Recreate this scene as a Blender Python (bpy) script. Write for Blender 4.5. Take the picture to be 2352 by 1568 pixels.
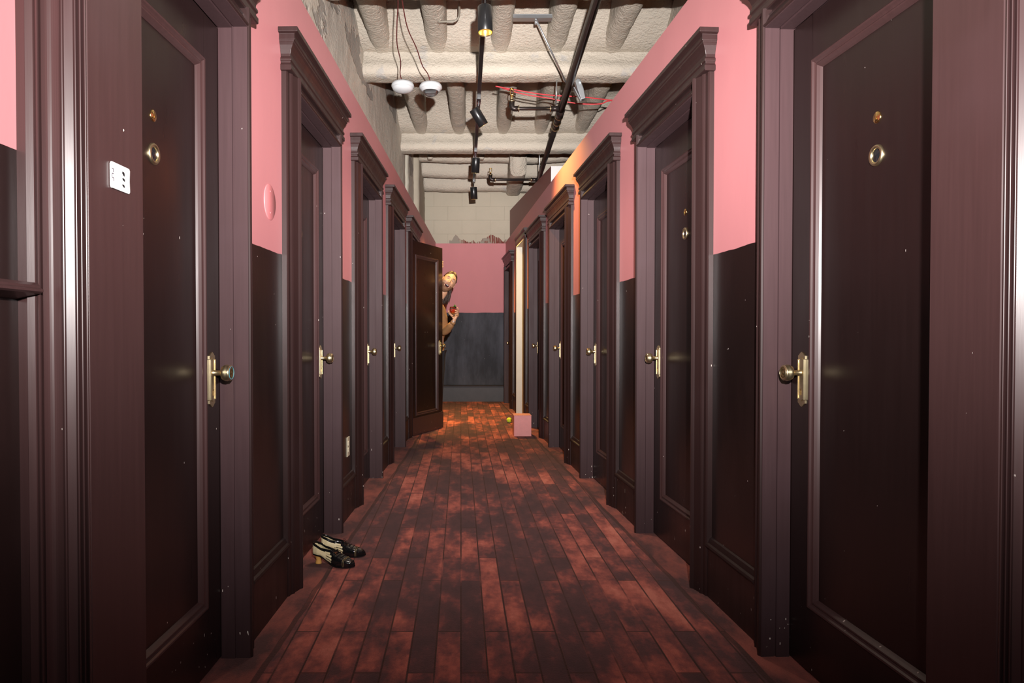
import bpy, bmesh, math, random
from mathutils import Vector, Matrix, noise, Euler
random.seed(7)
S = bpy.context.scene
for o in list(bpy.data.objects): bpy.data.objects.remove(o)
C = S.collection
F = 1568.0            # focal length in pixels of the 2352 px wide frame
PX0, HY = 1090.0, 770.0
CAMZ = 1.10
# ------------------------------------------------------------------ camera
cd = bpy.data.cameras.new('camera'); cam = bpy.data.objects.new('camera', cd); C.objects.link(cam)
cd.sensor_width = 36.0; cd.lens = 36.0*F/2352.0
PITCH = 25.0/F
cam.location = (0, 0, CAMZ); cam.rotation_euler = (math.pi/2-PITCH, 0, 0)
cd.shift_x = (1176-PX0)/2352.0; cd.shift_y = (795-784)/2352.0
cd.clip_start = 0.02
S.camera = cam
# ------------------------------------------------------------------ world, exposure
w = bpy.data.worlds.new('world'); S.world = w; w.use_nodes = True
w.node_tree.nodes['Background'].inputs[0].default_value = (0.9, 0.75, 0.7, 1)
w.node_tree.nodes['Background'].inputs[1].default_value = 0.006
S.view_settings.view_transform = 'Standard'; S.view_settings.look = 'None'
S.view_settings.gamma = 1; S.view_settings.use_curve_mapping = False
S.view_settings.exposure = 0.0
S.cycles.diffuse_bounces = 1; S.cycles.max_bounces = 8
# ------------------------------------------------------------------ the photographer's flash (a zoomed head: brightest on its axis)
def flash():
    l = bpy.data.lights.new('camera_flash', 'POINT'); l.energy = 4900; l.shadow_soft_size = 0.028
    l.color = (1.0, 0.95, 0.93); l.use_nodes = True
    nt = l.node_tree; N = nt.nodes; L = nt.links
    em = N['Emission']
    tc = N.new('ShaderNodeTexCoord')
    dot = N.new('ShaderNodeVectorMath'); dot.operation = 'DOT_PRODUCT'
    ax = Vector((0.0, 1.0, 0.17)).normalized(); dot.inputs[1].default_value = ax
    L.new(tc.outputs['Normal'], dot.inputs[0])
    ac = N.new('ShaderNodeMath'); ac.operation = 'ARCCOSINE'; L.new(dot.outputs['Value'], ac.inputs[0])
    mp = N.new('ShaderNodeMapRange'); mp.inputs['From Min'].default_value = 0; mp.inputs['From Max'].default_value = math.radians(90)
    L.new(ac.outputs[0], mp.inputs['Value'])
    r = N.new('ShaderNodeValToRGB'); cr = r.color_ramp; cr.interpolation = 'B_SPLINE'
    pts = [(0, .88), (0.07, .72), (0.15, .43), (0.24, .21), (0.32, .115), (0.43, .066), (0.58, .028), (0.85, .003)]
    while len(cr.elements) < len(pts): cr.elements.new(0.5)
    for e, (p, v) in zip(cr.elements, pts): e.position = p; e.color = (v, v, v, 1)
    L.new(mp.outputs[0], r.inputs[0]); 
    sp = N.new('ShaderNodeSeparateXYZ'); L.new(tc.outputs['Normal'], sp.inputs[0])
    vr = N.new('ShaderNodeMapRange'); vr.interpolation_type = 'SMOOTHSTEP'
    vr.inputs['From Min'].default_value = -0.60; vr.inputs['From Max'].default_value = -0.18
    vr.inputs['To Min'].default_value = 0.06; vr.inputs['To Max'].default_value = 1.0
    L.new(sp.outputs[2], vr.inputs['Value'])
    mu = N.new('ShaderNodeMath'); mu.operation = 'MULTIPLY'; L.new(r.outputs[0], mu.inputs[0]); L.new(vr.outputs[0], mu.inputs[1])
    L.new(mu.outputs[0], em.inputs['Strength'])
    o = bpy.data.objects.new('camera_flash', l); o.location = (0.16, -0.02, 1.46); C.objects.link(o)
flash()
# ------------------------------------------------------------------ geometry of the two corridor walls (plan view, X as a function of depth)
XL0, SL = -0.858, 0.0186
XR0, SR = 1.1636, -0.057
def XL(d): return XL0+SL*d
def XR(d): return XR0+SR*d
WALLTOP = 2.645; DADO = 1.437; OPH = 2.14
ENDY = 11.35
# ================================================================== helpers
def link(o, parent=None):
    C.objects.link(o)
    if parent is not None: o.parent = parent
    return o
def tag(o, label=None, cat=None, group=None, kind=None):
    if label: o['label'] = label
    if cat: o['category'] = cat
    if group: o['group'] = group
    if kind: o['kind'] = kind
    return o
def empty(name, loc=(0,0,0), rz=0, parent=None):
    o = bpy.data.objects.new(name, None); o.location = loc; o.rotation_euler = (0,0,rz); o.empty_display_size = .1
    return link(o, parent)
class MB:
    def __init__(s): s.v=[]; s.f=[]; s.m=[]; s.sm=[]; s.cur=0; s.smooth=False
    def add(s, vs, fs, sm=None):
        b=len(s.v); s.v += [tuple(p) for p in vs]
        for f in fs: s.f.append([i+b for i in f]); s.m.append(s.cur); s.sm.append(s.smooth if sm is None else sm)
        return s
    def box(s, x0,x1,y0,y1,z0,z1):
        vs=[(x,y,z) for x in (x0,x1) for y in (y0,y1) for z in (z0,z1)]
        return s.add(vs, [(0,1,3,2),(4,6,7,5),(0,4,5,1),(2,3,7,6),(0,2,6,4),(1,5,7,3)], False)
    def prism(s, pts, fn, t0, t1, sm=False):        # closed outline pts -> fn(a,b,t)
        n=len(pts)
        vs=[fn(a,b,t0) for a,b in pts]+[fn(a,b,t1) for a,b in pts]
        fs=[(i,(i+1)%n,n+(i+1)%n,n+i) for i in range(n)]
        s.add(vs, fs, sm); b=len(s.v)-2*n
        s.f.append([b+i for i in range(n)]); s.m.append(s.cur); s.sm.append(False)
        s.f.append([b+n+i for i in range(n)][::-1]); s.m.append(s.cur); s.sm.append(False)
        return s
    def lathe(s, prof, M=None, n=24, sm=True, caps=True):   # prof (r,h), axis z
        M = M or Matrix.Identity(4); vs=[]; fs=[]
        for r,h in prof:
            for k in range(n):
                a=2*math.pi*k/n; vs.append(M@Vector((r*math.cos(a), r*math.sin(a), h)))
        m=len(prof)
        for i in range(m-1):
            for k in range(n): fs.append((i*n+k, i*n+(k+1)%n, (i+1)*n+(k+1)%n, (i+1)*n+k))
        s.add(vs, fs, sm)
        if caps:
            b=len(s.v)-m*n
            for off,rev in ((0,True),((m-1)*n,False)):
                f=[b+off+k for k in range(n)]
                s.f.append(f[::-1] if rev else f); s.m.append(s.cur); s.sm.append(False)
        return s
    def tube(s, pts, r, n=10, sm=True, caps=True):
        pts=[Vector(p) for p in pts]; rr = r if isinstance(r,(list,tuple)) else [r]*len(pts)
        rings=[]; up=None
        for i,p in enumerate(pts):
            d = ((pts[i+1]-p) if i<len(pts)-1 else (p-pts[i-1]))
            if 0<i<len(pts)-1: d = (pts[i+1]-p).normalized()+(p-pts[i-1]).normalized()
            d.normalize()
            if up is None:
                up = Vector((0,0,1)) if abs(d.z)<.9 else Vector((1,0,0))
            a = d.cross(up)
            if a.length<1e-4: a=d.cross(Vector((0,1,0.1)))
            a.normalize(); b=a.cross(d).normalized(); up=b
            rings.append([p+rr[i]*(math.cos(2*math.pi*k/n)*a+math.sin(2*math.pi*k/n)*b) for k in range(n)])
        vs=[q for R in rings for q in R]; fs=[]
        for i in range(len(pts)-1):
            for k in range(n): fs.append((i*n+k, i*n+(k+1)%n, (i+1)*n+(k+1)%n, (i+1)*n+k))
        if caps: fs.append(tuple(range(n))[::-1]); fs.append(tuple((len(pts)-1)*n+k for k in range(n)))
        return s.add(vs, fs, sm)
    def ball(s, c, r, M=None, nu=16, nv=10):
        c=Vector(c); rx,ry,rz = r if isinstance(r,(tuple,list)) else (r,r,r); vs=[]; fs=[]
        for j in range(nv+1):
            t=math.pi*j/nv
            for i in range(nu):
                a=2*math.pi*i/nu
                q=Vector((rx*math.sin(t)*math.cos(a), ry*math.sin(t)*math.sin(a), rz*math.cos(t)))
                if M: q=M@q
                vs.append(c+q)
        for j in range(nv):
            for i in range(nu): fs.append((j*nu+i, (j+1)*nu+i, (j+1)*nu+(i+1)%nu, j*nu+(i+1)%nu))
        return s.add(vs, fs, True)
    def mesh(s, name, mats, weld=True):
        me=bpy.data.meshes.new(name); me.from_pydata(s.v,[],s.f)
        for m in (mats if isinstance(mats,(list,tuple)) else [mats]): me.materials.append(m)
        for p,mi,sm in zip(me.polygons,s.m,s.sm): p.material_index=mi; p.use_smooth=sm
        bm=bmesh.new(); bm.from_mesh(me)
        if weld: bmesh.ops.remove_doubles(bm, verts=bm.verts, dist=1e-5)
        bmesh.ops.recalc_face_normals(bm, faces=bm.faces)
        bm.to_mesh(me); bm.free(); me.update()
        return me
    def obj(s, name, mats, parent=None, **k):
        return link(bpy.data.objects.new(name, s.mesh(name, mats, **k)), parent)
def bevel(o, wdt=.003, seg=2):
    m=o.modifiers.new('bevel','BEVEL'); m.width=wdt; m.segments=seg; m.limit_method='ANGLE'; m.angle_limit=math.radians(40)
    return o
# ================================================================== materials
class NT:
    def __init__(s, name):
        s.m=bpy.data.materials.new(name); s.m.use_nodes=True; s.nt=s.m.node_tree; s.N=s.nt.nodes; s.L=s.nt.links
        s.b=s.N['Principled BSDF']
    def n(s, t, **k):
        nd=s.N.new(t)
        for a,v in k.items(): setattr(nd,a,v)
        return nd
    def put(s, sock, v):
        if hasattr(v,'links') or isinstance(v, bpy.types.NodeSocket): s.L.new(v, sock)
        else: sock.default_value=v
    def math(s, op, a, b=None, c=None):
        nd=s.n('ShaderNodeMath', operation=op); s.put(nd.inputs[0],a)
        if b is not None: s.put(nd.inputs[1],b)
        if c is not None: s.put(nd.inputs[2],c)
        return nd.outputs[0]
    def mix(s, f, a, b, mode='MIX'):
        nd=s.n('ShaderNodeMix', data_type='RGBA', blend_type=mode)
        s.put(nd.inputs[0],f); s.put(nd.inputs[6],a); s.put(nd.inputs[7],b); return nd.outputs[2]
    def pos(s, kind='Position'):
        if kind=='Position': return s.n('ShaderNodeNewGeometry').outputs['Position']
        return s.n('ShaderNodeTexCoord').outputs[kind]
    def scale(s, v, sc):
        nd=s.n('ShaderNodeVectorMath', operation='MULTIPLY'); s.L.new(v,nd.inputs[0]); nd.inputs[1].default_value=sc; return nd.outputs[0]
    def noise(s, v, sc, det=3, rough=.55):
        nd=s.n('ShaderNodeTexNoise'); s.L.new(v,nd.inputs['Vector']); nd.inputs['Scale'].default_value=sc
        nd.inputs['Detail'].default_value=det; nd.inputs['Roughness'].default_value=rough; return nd.outputs['Fac']
    def ramp(s, f, pts):
        nd=s.n('ShaderNodeValToRGB'); cr=nd.color_ramp
        while len(cr.elements)<len(pts): cr.elements.new(.5)
        for e,(p,c) in zip(cr.elements,pts): e.position=p; e.color = c if len(c)==4 else (*c,1)
        s.L.new(f,nd.inputs[0]); return nd.outputs[0]
    def step(s, f, lo, hi): 
        nd=s.n('ShaderNodeMapRange'); s.put(nd.inputs[0],f); nd.inputs[1].default_value=lo; nd.inputs[2].default_value=hi; return nd.outputs[0]
    def bump(s, h, strength=.3, dist=.01):
        nd=s.n('ShaderNodeBump'); nd.inputs['Strength'].default_value=strength; nd.inputs['Distance'].default_value=dist
        s.L.new(h,nd.inputs['Height']); s.L.new(nd.outputs[0], s.b.inputs['Normal']); return nd
    def sep(s, v):
        nd=s.n('ShaderNodeSeparateXYZ'); s.L.new(v,nd.inputs[0]); return nd.outputs
def simple(name, col, rough=.5, metal=0, var=.12, nscale=14, bump=0, bdist=.002, spec=None, emit=None):
    t=NT(name); p=t.pos('Object'); nz=t.noise(p,nscale,4)
    a=tuple(c*(1-var) for c in col)+(1,); b=tuple(min(1,c*(1+var)) for c in col)+(1,)
    t.L.new(t.mix(nz,a,b), t.b.inputs['Base Color'])
    t.b.inputs['Roughness'].default_value=rough; t.b.inputs['Metallic'].default_value=metal
    if spec is not None: t.b.inputs['Specular IOR Level'].default_value=spec
    if bump: t.bump(t.noise(p,nscale*6,3),bump,bdist)
    if emit: t.b.inputs['Emission Color'].default_value=(*emit[0],1); t.b.inputs['Emission Strength'].default_value=emit[1]
    return t.m
BROWN=(0.050,0.0240,0.0235)
def brown_paint(name, col=BROWN, rough=.30, chips=True, spec=.55):
    t=NT(name); p=t.pos()
    st=t.noise(t.scale(p,(28,28,1.1)),3,3)
    big=t.noise(p,2.1,3)
    c=t.mix(st, tuple(x*.82 for x in col)+(1,), tuple(x*1.2 for x in col)+(1,))
    c=t.mix(t.math('MULTIPLY',t.step(big,.55,.8),.35), c, (col[0]*1.5,col[1]*1.7,col[2]*1.9,1))
    if chips:
        ch=t.noise(t.scale(p,(1,1,.45)),95,1,.4)
        z=t.sep(p)[2]
        gate=t.noise(p,3.3,2)
        thr=t.math('ADD', .772, t.math('MULTIPLY', t.step(z,0,.45), .062))
        mk=t.math('GREATER_THAN', t.math('ADD',ch,t.math('MULTIPLY',t.math('SUBTRACT',gate,.5),.12)), thr)
        c=t.mix(mk,c,(.62,.55,.5,1))
    t.L.new(c,t.b.inputs['Base Color'])
    r=t.ramp(t.noise(t.scale(p,(12,12,1.2)),1.6,3),[(.3,(rough*.9,)*3),(.75,(rough*1.2,)*3)])
    t.L.new(r,t.b.inputs['Roughness'])
    t.b.inputs['Specular IOR Level'].default_value=spec
    t.bump(t.noise(t.scale(p,(90,90,5)),3,3),.05,.001)
    return t.m
M={}
M['brown']=brown_paint('dark_brown_gloss_paint')
M['brown_trim']=brown_paint('dark_brown_trim_paint', rough=.32)
M['casing']=brown_paint('shaded_brown_casing_paint', col=(0.025,0.0118,0.0112), rough=.40, spec=.35)  # same brown paint as the jambs, its shade put into a darker colour
M['jamb']=brown_paint('dark_brown_jamb_paint', col=(0.050,0.0265,0.0285), rough=.50, spec=.22)
M['brown_leaf']=brown_paint('door_paint', col=(0.014,0.0068,0.0065), rough=.30)
def wall_paint(name, pink, dark, split, rdark=.33):
    t=NT(name); p=t.pos(); z=t.sep(p)[2]
    wob=t.math('MULTIPLY', t.math('SUBTRACT',t.noise(p,4,2),.5), .02)
    mk=t.math('GREATER_THAN', t.math('ADD',z,wob), split)
    n1=t.noise(t.scale(p,(1,1,.35)),5,4)
    pk=t.mix(n1, tuple(x*.94 for x in pink)+(1,), tuple(min(1,x*1.06) for x in pink)+(1,))
    dk=t.mix(t.step(t.noise(t.scale(p,(1.6,1,.45)),2.6,5,.6),.36,.66), tuple(x*(.45 if rdark>.5 else .7) for x in dark)+(1,), tuple(x*1.45 for x in dark)+(1,))
    sp=t.math('GREATER_THAN', t.noise(p,75,1,.3), .83)
    dk=t.mix(sp, dk, (.5,.45,.42,1))
    t.L.new(t.mix(mk,dk,pk), t.b.inputs['Base Color'])
    t.L.new(t.math('ADD', t.math('MULTIPLY',mk,max(.0,.48-rdark)), rdark), t.b.inputs['Roughness']); t.b.inputs['Specular IOR Level'].default_value=.5 if rdark<.5 else .25
    t.bump(t.noise(t.scale(p,(1,1,.5)),45,4),.1,.003)
    return t.m
M['wall']=wall_paint('pink_over_brown_wall_paint',(.58,.222,.235),(.017,.0085,.008),DADO)
M['endwall']=wall_paint('pink_over_charcoal_wall_paint',(.62,.235,.25),(.060,.062,.076),1.476,rdark=.62)
M['wall_high']=simple('shaded_pink_wall_paint',(.22,.075,.07),.5,var=.05)  # the wall pink out of lamplight: shade painted in as a darker tone
def ceiling_mat(name, base=(.64,.57,.475), grey=True):
    t=NT(name); p=t.pos()
    n=t.noise(p,2.2,4); c=t.mix(n,tuple(x*.86 for x in base)+(1,),tuple(min(1,x*1.08) for x in base)+(1,))
    if grey:
        g=t.step(t.noise(p,3.1,3),.66,.70)
        c=t.mix(t.math('MULTIPLY',g,.45),c,(.42,.43,.45,1))
    c=t.mix(t.math('MULTIPLY',t.step(t.noise(p,60,3),.62,.75),.15),c,(.35,.29,.22,1))
    t.L.new(c,t.b.inputs['Base Color']); t.b.inputs['Roughness'].default_value=.95
    t.b.inputs['Specular IOR Level'].default_value=.15
    a=t.math('ADD', t.noise(p,55,4,.6), t.math('MULTIPLY',t.noise(t.scale(p,(1,1.6,1)),24,3),.9))
    t.bump(a,.75,.015)
    return t.m
M['ceil']=ceiling_mat('sprayed_fireproofing')
def plaster():
    t=NT('broken_plaster'); p=t.pos()
    n=t.noise(p,1.6,4); c=t.mix(n,(.62,.56,.47,1),(.80,.74,.64,1))
    g=t.step(t.noise(t.scale(p,(1,.55,1.1)),1.75,5,.6),.58,.60)
    c=t.mix(g,c,t.mix(t.noise(t.scale(p,(9,9,1)),4,3),(.36,.33,.29,1),(.50,.46,.41,1)))
    t.L.new(c,t.b.inputs['Base Color']); t.b.inputs['Roughness'].default_value=.95
    t.bump(t.math('SUBTRACT',t.noise(p,38,5,.6),t.math('MULTIPLY',g,1.2)),.6,.012)
    return t.m
M['plaster']=plaster()
def block_mat():
    t=NT('painted_concrete_block'); p=t.pos(); s=t.sep(p)
    c=t.mix(t.noise(p,2.5,4),(.50,.44,.34,1),(.60,.53,.42,1))
    # old maroon paint left bare in a ragged strip just above the boarding
    edge=t.math('ADD', 2.70, t.math('MULTIPLY', t.math('SUBTRACT',t.noise(t.scale(p,(1,1,0)),5.5,3),.5),.42))
    lowm=t.math('LESS_THAN', s[2], edge)
    xr=t.math('GREATER_THAN', s[0], -.42)
    mk=t.math('MULTIPLY',lowm,xr)
    drip=t.step(t.noise(t.scale(p,(60,1,2.0)),1.6,2),.5,.54)
    mar=t.mix(drip,(.20,.045,.035,1),(.45,.38,.30,1))
    mar=t.mix(t.step(t.noise(p,3.7,2),.52,.56),mar,(.33,.28,.23,1))
    c=t.mix(mk,c,mar)
    fl=t.math('GREATER_THAN',t.noise(p,6.5,2,.3),.775)
    c=t.mix(fl,c,(.80,.80,.82,1))
    t.L.new(c,t.b.inputs['Base Color']); t.b.inputs['Roughness'].default_value=.9
    t.bump(t.noise(p,70,4),.3,.005); return t.m
M['block']=block_mat()
M['mortar']=simple('mortar',(.50,.44,.345),.95,bump=.4)
def carpet():
    t=NT('plank_print_carpet'); p=t.pos(); s=t.sep(p)
    cb=t.n('ShaderNodeCombineXYZ'); t.L.new(s[1],cb.inputs[0])
    wx=t.math('ADD', s[0], t.math('MULTIPLY', s[1], .02)); t.L.new(wx,cb.inputs[1])
    def brick(seed):
        b=t.n('ShaderNodeTexBrick'); v=t.n('ShaderNodeVectorMath',operation='ADD'); t.L.new(cb.outputs[0],v.inputs[0]); v.inputs[1].default_value=(seed*.45*7,seed*.0875*13,0)
        t.L.new(v.outputs[0],b.inputs['Vector'])
        b.offset=.37; b.offset_frequency=2; b.squash=1.0
        b.inputs['Scale'].default_value=1; b.inputs['Brick Width'].default_value=.84; b.inputs['Row Height'].default_value=.0875
        b.inputs['Mortar Size'].default_value=.0045; b.inputs['Mortar Smooth'].default_value=.6; b.inputs['Bias'].default_value=0
        b.inputs['Color1'].default_value=(0,0,0,1); b.inputs['Color2'].default_value=(1,1,1,1); b.inputs['Mortar'].default_value=(0.5,.5,.5,1)
        return b
    b=brick(0)
    bw=t.sep(b.outputs['Color'])[0]
    dist=t.math('MULTIPLY', t.math('SUBTRACT',t.noise(p,30,3),.5), .16)
    off=t.n('ShaderNodeCombineXYZ'); t.L.new(t.math('MULTIPLY',bw,3.7),off.inputs[0]); t.L.new(t.math('MULTIPLY',bw,2.3),off.inputs[1]); t.L.new(t.math('MULTIPLY',bw,9.1),off.inputs[2])
    va=t.n('ShaderNodeVectorMath',operation='ADD'); t.L.new(p,va.inputs[0]); t.L.new(off.outputs[0],va.inputs[1])
    blot=t.math('ADD', t.math('MULTIPLY',t.noise(t.scale(va.outputs[0],(2.2,1.0,1)),1.5,5,.6),.40), t.math('MULTIPLY',t.noise(t.scale(p,(1.8,.9,1)),1.2,6,.66),.60))
    fine=t.noise(t.scale(p,(2.4,1,1)),6,4,.6)
    v=t.math('ADD', t.math('MULTIPLY',bw,.14), t.math('MULTIPLY',blot,1.95))
    v=t.math('ADD', v, t.math('MULTIPLY',fine,.5)); v=t.math('ADD',v,dist)
    v=t.step(v,1.10,1.58)
    c=t.ramp(v,[(0,(.058,.036,.050)),(.32,(.11,.050,.062)),(.52,(.28,.080,.080)),(.76,(.60,.155,.125)),(1,(.80,.26,.20))])
    # printed dark lines between the planks, broken here and there
    br=t.step(t.noise(t.scale(p,(1,1,1)),2.7,3),.30,.48)
    c=t.mix(t.math('MULTIPLY',t.math('MULTIPLY',b.outputs['Fac'],br),.93),c,(.012,.006,.009,1))
    # plain border strips that run along both walls, with the dark seam
    dl=t.math('SUBTRACT', s[0], t.math('ADD', XL0, t.math('MULTIPLY',s[1],SL)))
    dr=t.math('SUBTRACT', t.math('ADD', XR0, t.math('MULTIPLY',s[1],SR)), s[0])
    wob=t.math('MULTIPLY', t.math('SUBTRACT',t.noise(p,3,2),.5), .03)
    for d,wd in ((dl,.11),(dr,.09)):
        dd=t.math('ADD',d,wob)
        bord=t.math('LESS_THAN',dd,wd)
        bc=t.mix(t.step(t.noise(t.scale(p,(2,1,1)),2.4,5,.65),.40,.62),(.07,.032,.042,1),(.42,.11,.09,1))
        c=t.mix(bord,c,bc)
        seam=t.math('LESS_THAN', t.math('ABSOLUTE',t.math('SUBTRACT',dd,wd+.008)), .011)
        c=t.mix(t.math('MULTIPLY',seam,.75),c,(.016,.008,.012,1))
    pile=t.noise(p,420,2,.6)
    c=t.mix(t.math('MULTIPLY',t.step(pile,.35,.65),.55), c, t.mix(.6,c,(.0,.0,.0,1)))
    sp=t.math('GREATER_THAN',t.noise(p,130,1),.815)
    c=t.mix(t.math('MULTIPLY',sp,.6),c,(.55,.35,.3,1))
    t.L.new(c,t.b.inputs['Base Color']); t.b.inputs['Roughness'].default_value=1
    t.b.inputs['Specular IOR Level'].default_value=.05
    t.b.inputs['Sheen Weight'].default_value=.25; t.b.inputs['Sheen Roughness'].default_value=.6
    t.b.inputs['Sheen Tint'].default_value=(1,.6,.5,1)
    t.bump(t.math('ADD',pile,t.math('MULTIPLY',t.noise(p,130,2),.7)),.8,.006)
    return t.m
M['carpet']=carpet()
M['brass']=simple('aged_brass',(.66,.55,.34),.36,1,var=.25,nscale=60)
M['brass_dark']=simple('worn_brass_inlay',(.34,.25,.12),.45,1,var=.3,nscale=120)
M['blue_ring']=simple('blue_tarnish',(.12,.35,.42),.4,.3)
M['bright_brass']=simple('polished_brass',(.85,.60,.22),.2,1,var=.1)
M['glass_black']=simple('dark_lens',(.015,.015,.018),.08)
M['black']=simple('black_enamel',(.012,.012,.013),.28,0)
M['pipe']=simple('blackened_steel_pipe',(.045,.035,.033),.38,.7,var=.35,nscale=25)
M['steel']=simple('galvanised_steel',(.62,.65,.67),.35,.9,var=.15)
M['white_plastic']=simple('white_plastic',(.55,.56,.57),.4)
M['white_card']=simple('white_plate',(.93,.93,.91),.35,var=.02)
M['ivory']=simple('ivory_plastic',(.72,.66,.50),.35)
M['cream']=simple('cream_paint',(.70,.66,.55),.5,var=.05)
M['white_wall']=simple('white_board_end',(.80,.79,.78),.7,var=.04)
M['ink']=simple('black_ink',(.01,.01,.012),.5)
M['ink_grey']=simple('grey_ink',(.10,.08,.10),.5)
M['pink_plain']=simple('pink_paint',(.66,.215,.225),.42,var=.05)
M['pink_box']=simple('pink_box_paint',(.72,.27,.26),.5,var=.1,nscale=25)
M['yellow']=simple('tennis_ball_felt',(.62,.78,.02),.95,bump=.6)
M['ballseam']=simple('ball_seam',(.8,.8,.7),.8)
M['red_wire']=simple('red_cable',(.62,.05,.06),.4)
M['dark_wire']=simple('brown_red_cable',(.10,.02,.018),.5)
M['grey_metal']=simple('dull_wire',(.30,.27,.22),.6,.3)
M['lamp_on']=simple('glowing_lamp',(1,.7,.3),.5,emit=((1,.62,.22),14))
M['gold']=simple('gold_reflector',(.95,.62,.22),.25,1,emit=((1,.6,.15),.5))
M['void']=simple('unlit_room_wall',(.02,.015,.015),.9)
# ================================================================== corridor walls
LEFT=dict(O=(XL0,0,0), rz=-math.atan(SL), sg=1)
RIGHT=dict(O=(XR0,0,0), rz=-math.atan(SR), sg=-1)
CW, OW = .11, .81
UNIT = CW*2+OW
aL=[1.395+1.465*k for k in range(5)]
aR=[1.41+1.46*k for k in range(7)]
TH=.13
def build_wall(side, name, openings, u0, u1, label):
    """openings: list of (u_start,u_end,height)"""
    sg=side['sg']; mb=MB()
    def bx(ua,ub,za,zb): mb.box(min(0,-sg*TH),max(0,-sg*TH),ua,ub,za,zb)
    u=u0
    for a,b,h in openings:
        bx(u,a,0,WALLTOP); bx(a,b,h,WALLTOP); u=b
    bx(u,u1,0,WALLTOP)
    o=mb.obj(name,M['wall']); o.location=side['O']; o.rotation_euler=(0,0,side['rz'])
    return tag(o,label,'wall',kind='structure')
opsL=[(a+CW,a+CW+OW,OPH) for a in aL]
CO0,CO1=aR[5]+.10,aR[5]+.10+.83        # tall cream-lined doorway
opsR=[(a+CW,a+CW+OW,OPH) for a in aR[:5]]+[(CO0,CO1,2.35)]+[(aR[6]+CW,aR[6]+CW+OW,OPH)]
build_wall(LEFT,'wall_left',opsL,-.6,11.45,'long left corridor wall, pink paint above dark brown')
build_wall(RIGHT,'wall_right',opsR,-.6,11.45,'long right corridor wall, pink paint above dark brown')
# baseboards with a moulded cap on the piers between the casings
def baseboard(side,name,spans,label):
    sg=side['sg']; mb=MB()
    prof=[(0,0),(.018,0),(.018,.205),(.026,.210),(.030,.217),(.026,.224),(.016,.228),(.013,.236),(.008,.246),(0,.25)]
    for a,b in spans:
        mb.prism(prof, lambda o,z,t: (sg*o,t,z), a, b)
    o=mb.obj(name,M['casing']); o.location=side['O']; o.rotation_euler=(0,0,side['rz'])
    tag(o,label,'baseboard',kind='structure')
baseboard(LEFT,'baseboard_left',[(a+UNIT-.002,b+.002) for a,b in zip(aL,aL[1:]+[11.34])]+[(-.5,1.246)],'dark brown baseboard with moulded cap along the left wall')
baseboard(RIGHT,'baseboard_right',[(a+UNIT-.002,b+.002) for a,b in zip(aR[:4],aR[1:5])]+[(aR[4]+UNIT,CO0-.1),(CO1+.1,aR[6]+.002),(aR[6]+UNIT,11.34)],'dark brown baseboard with moulded cap along the right wall')
# ------------------------------------------------------------------ door unit
LEAF_O=-.048       # door face behind the wall plane
cas_prof=[(0,-.01),(0,.048),(.005,.055),(.013,.056),(.019,.050),(.024,.044),(.030,.046),(.066,.034),(.072,.038),(.079,.034),(.086,.027),(.104,.025),(.11,.020),(.11,0)]
corn=[(.044,2.200),(.047,2.204),(.047,2.222),(.041,2.228),(.041,2.236),(.046,2.240),(.046,2.250),(.040,2.256),(.041,2.268),(.046,2.284),(.054,2.300),(.060,2.308),(.060,2.314),(.064,2.318),(.064,2.342),(.080,2.346),(.080,2.365)]
knob_prof=[(.0001,.0),(.011,.0),(.011,.004),(.0085,.008),(.0085,.026),(.012,.030),(.022,.034),(.0265,.042),(.0275,.050),(.0245,.056),(.0255,.058),(.0255,.060),(.021,.0625),(.0185,.0620)]
def plate_outline():
    pts=[]; hw,hh=.0185,.088
    top=[(-hw,hh-.022),(-hw-.003,hh-.020),(-hw-.003,hh-.010),(-hw+.002,hh-.008),(-.008,hh-.001),(0,hh+.003),(.008,hh-.001),(hw-.002,hh-.008),(hw+.003,hh-.010),(hw+.003,hh-.020),(hw,hh-.022)]
    pts=top+[(-x,-z) for x,z in top]
    return pts
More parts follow.
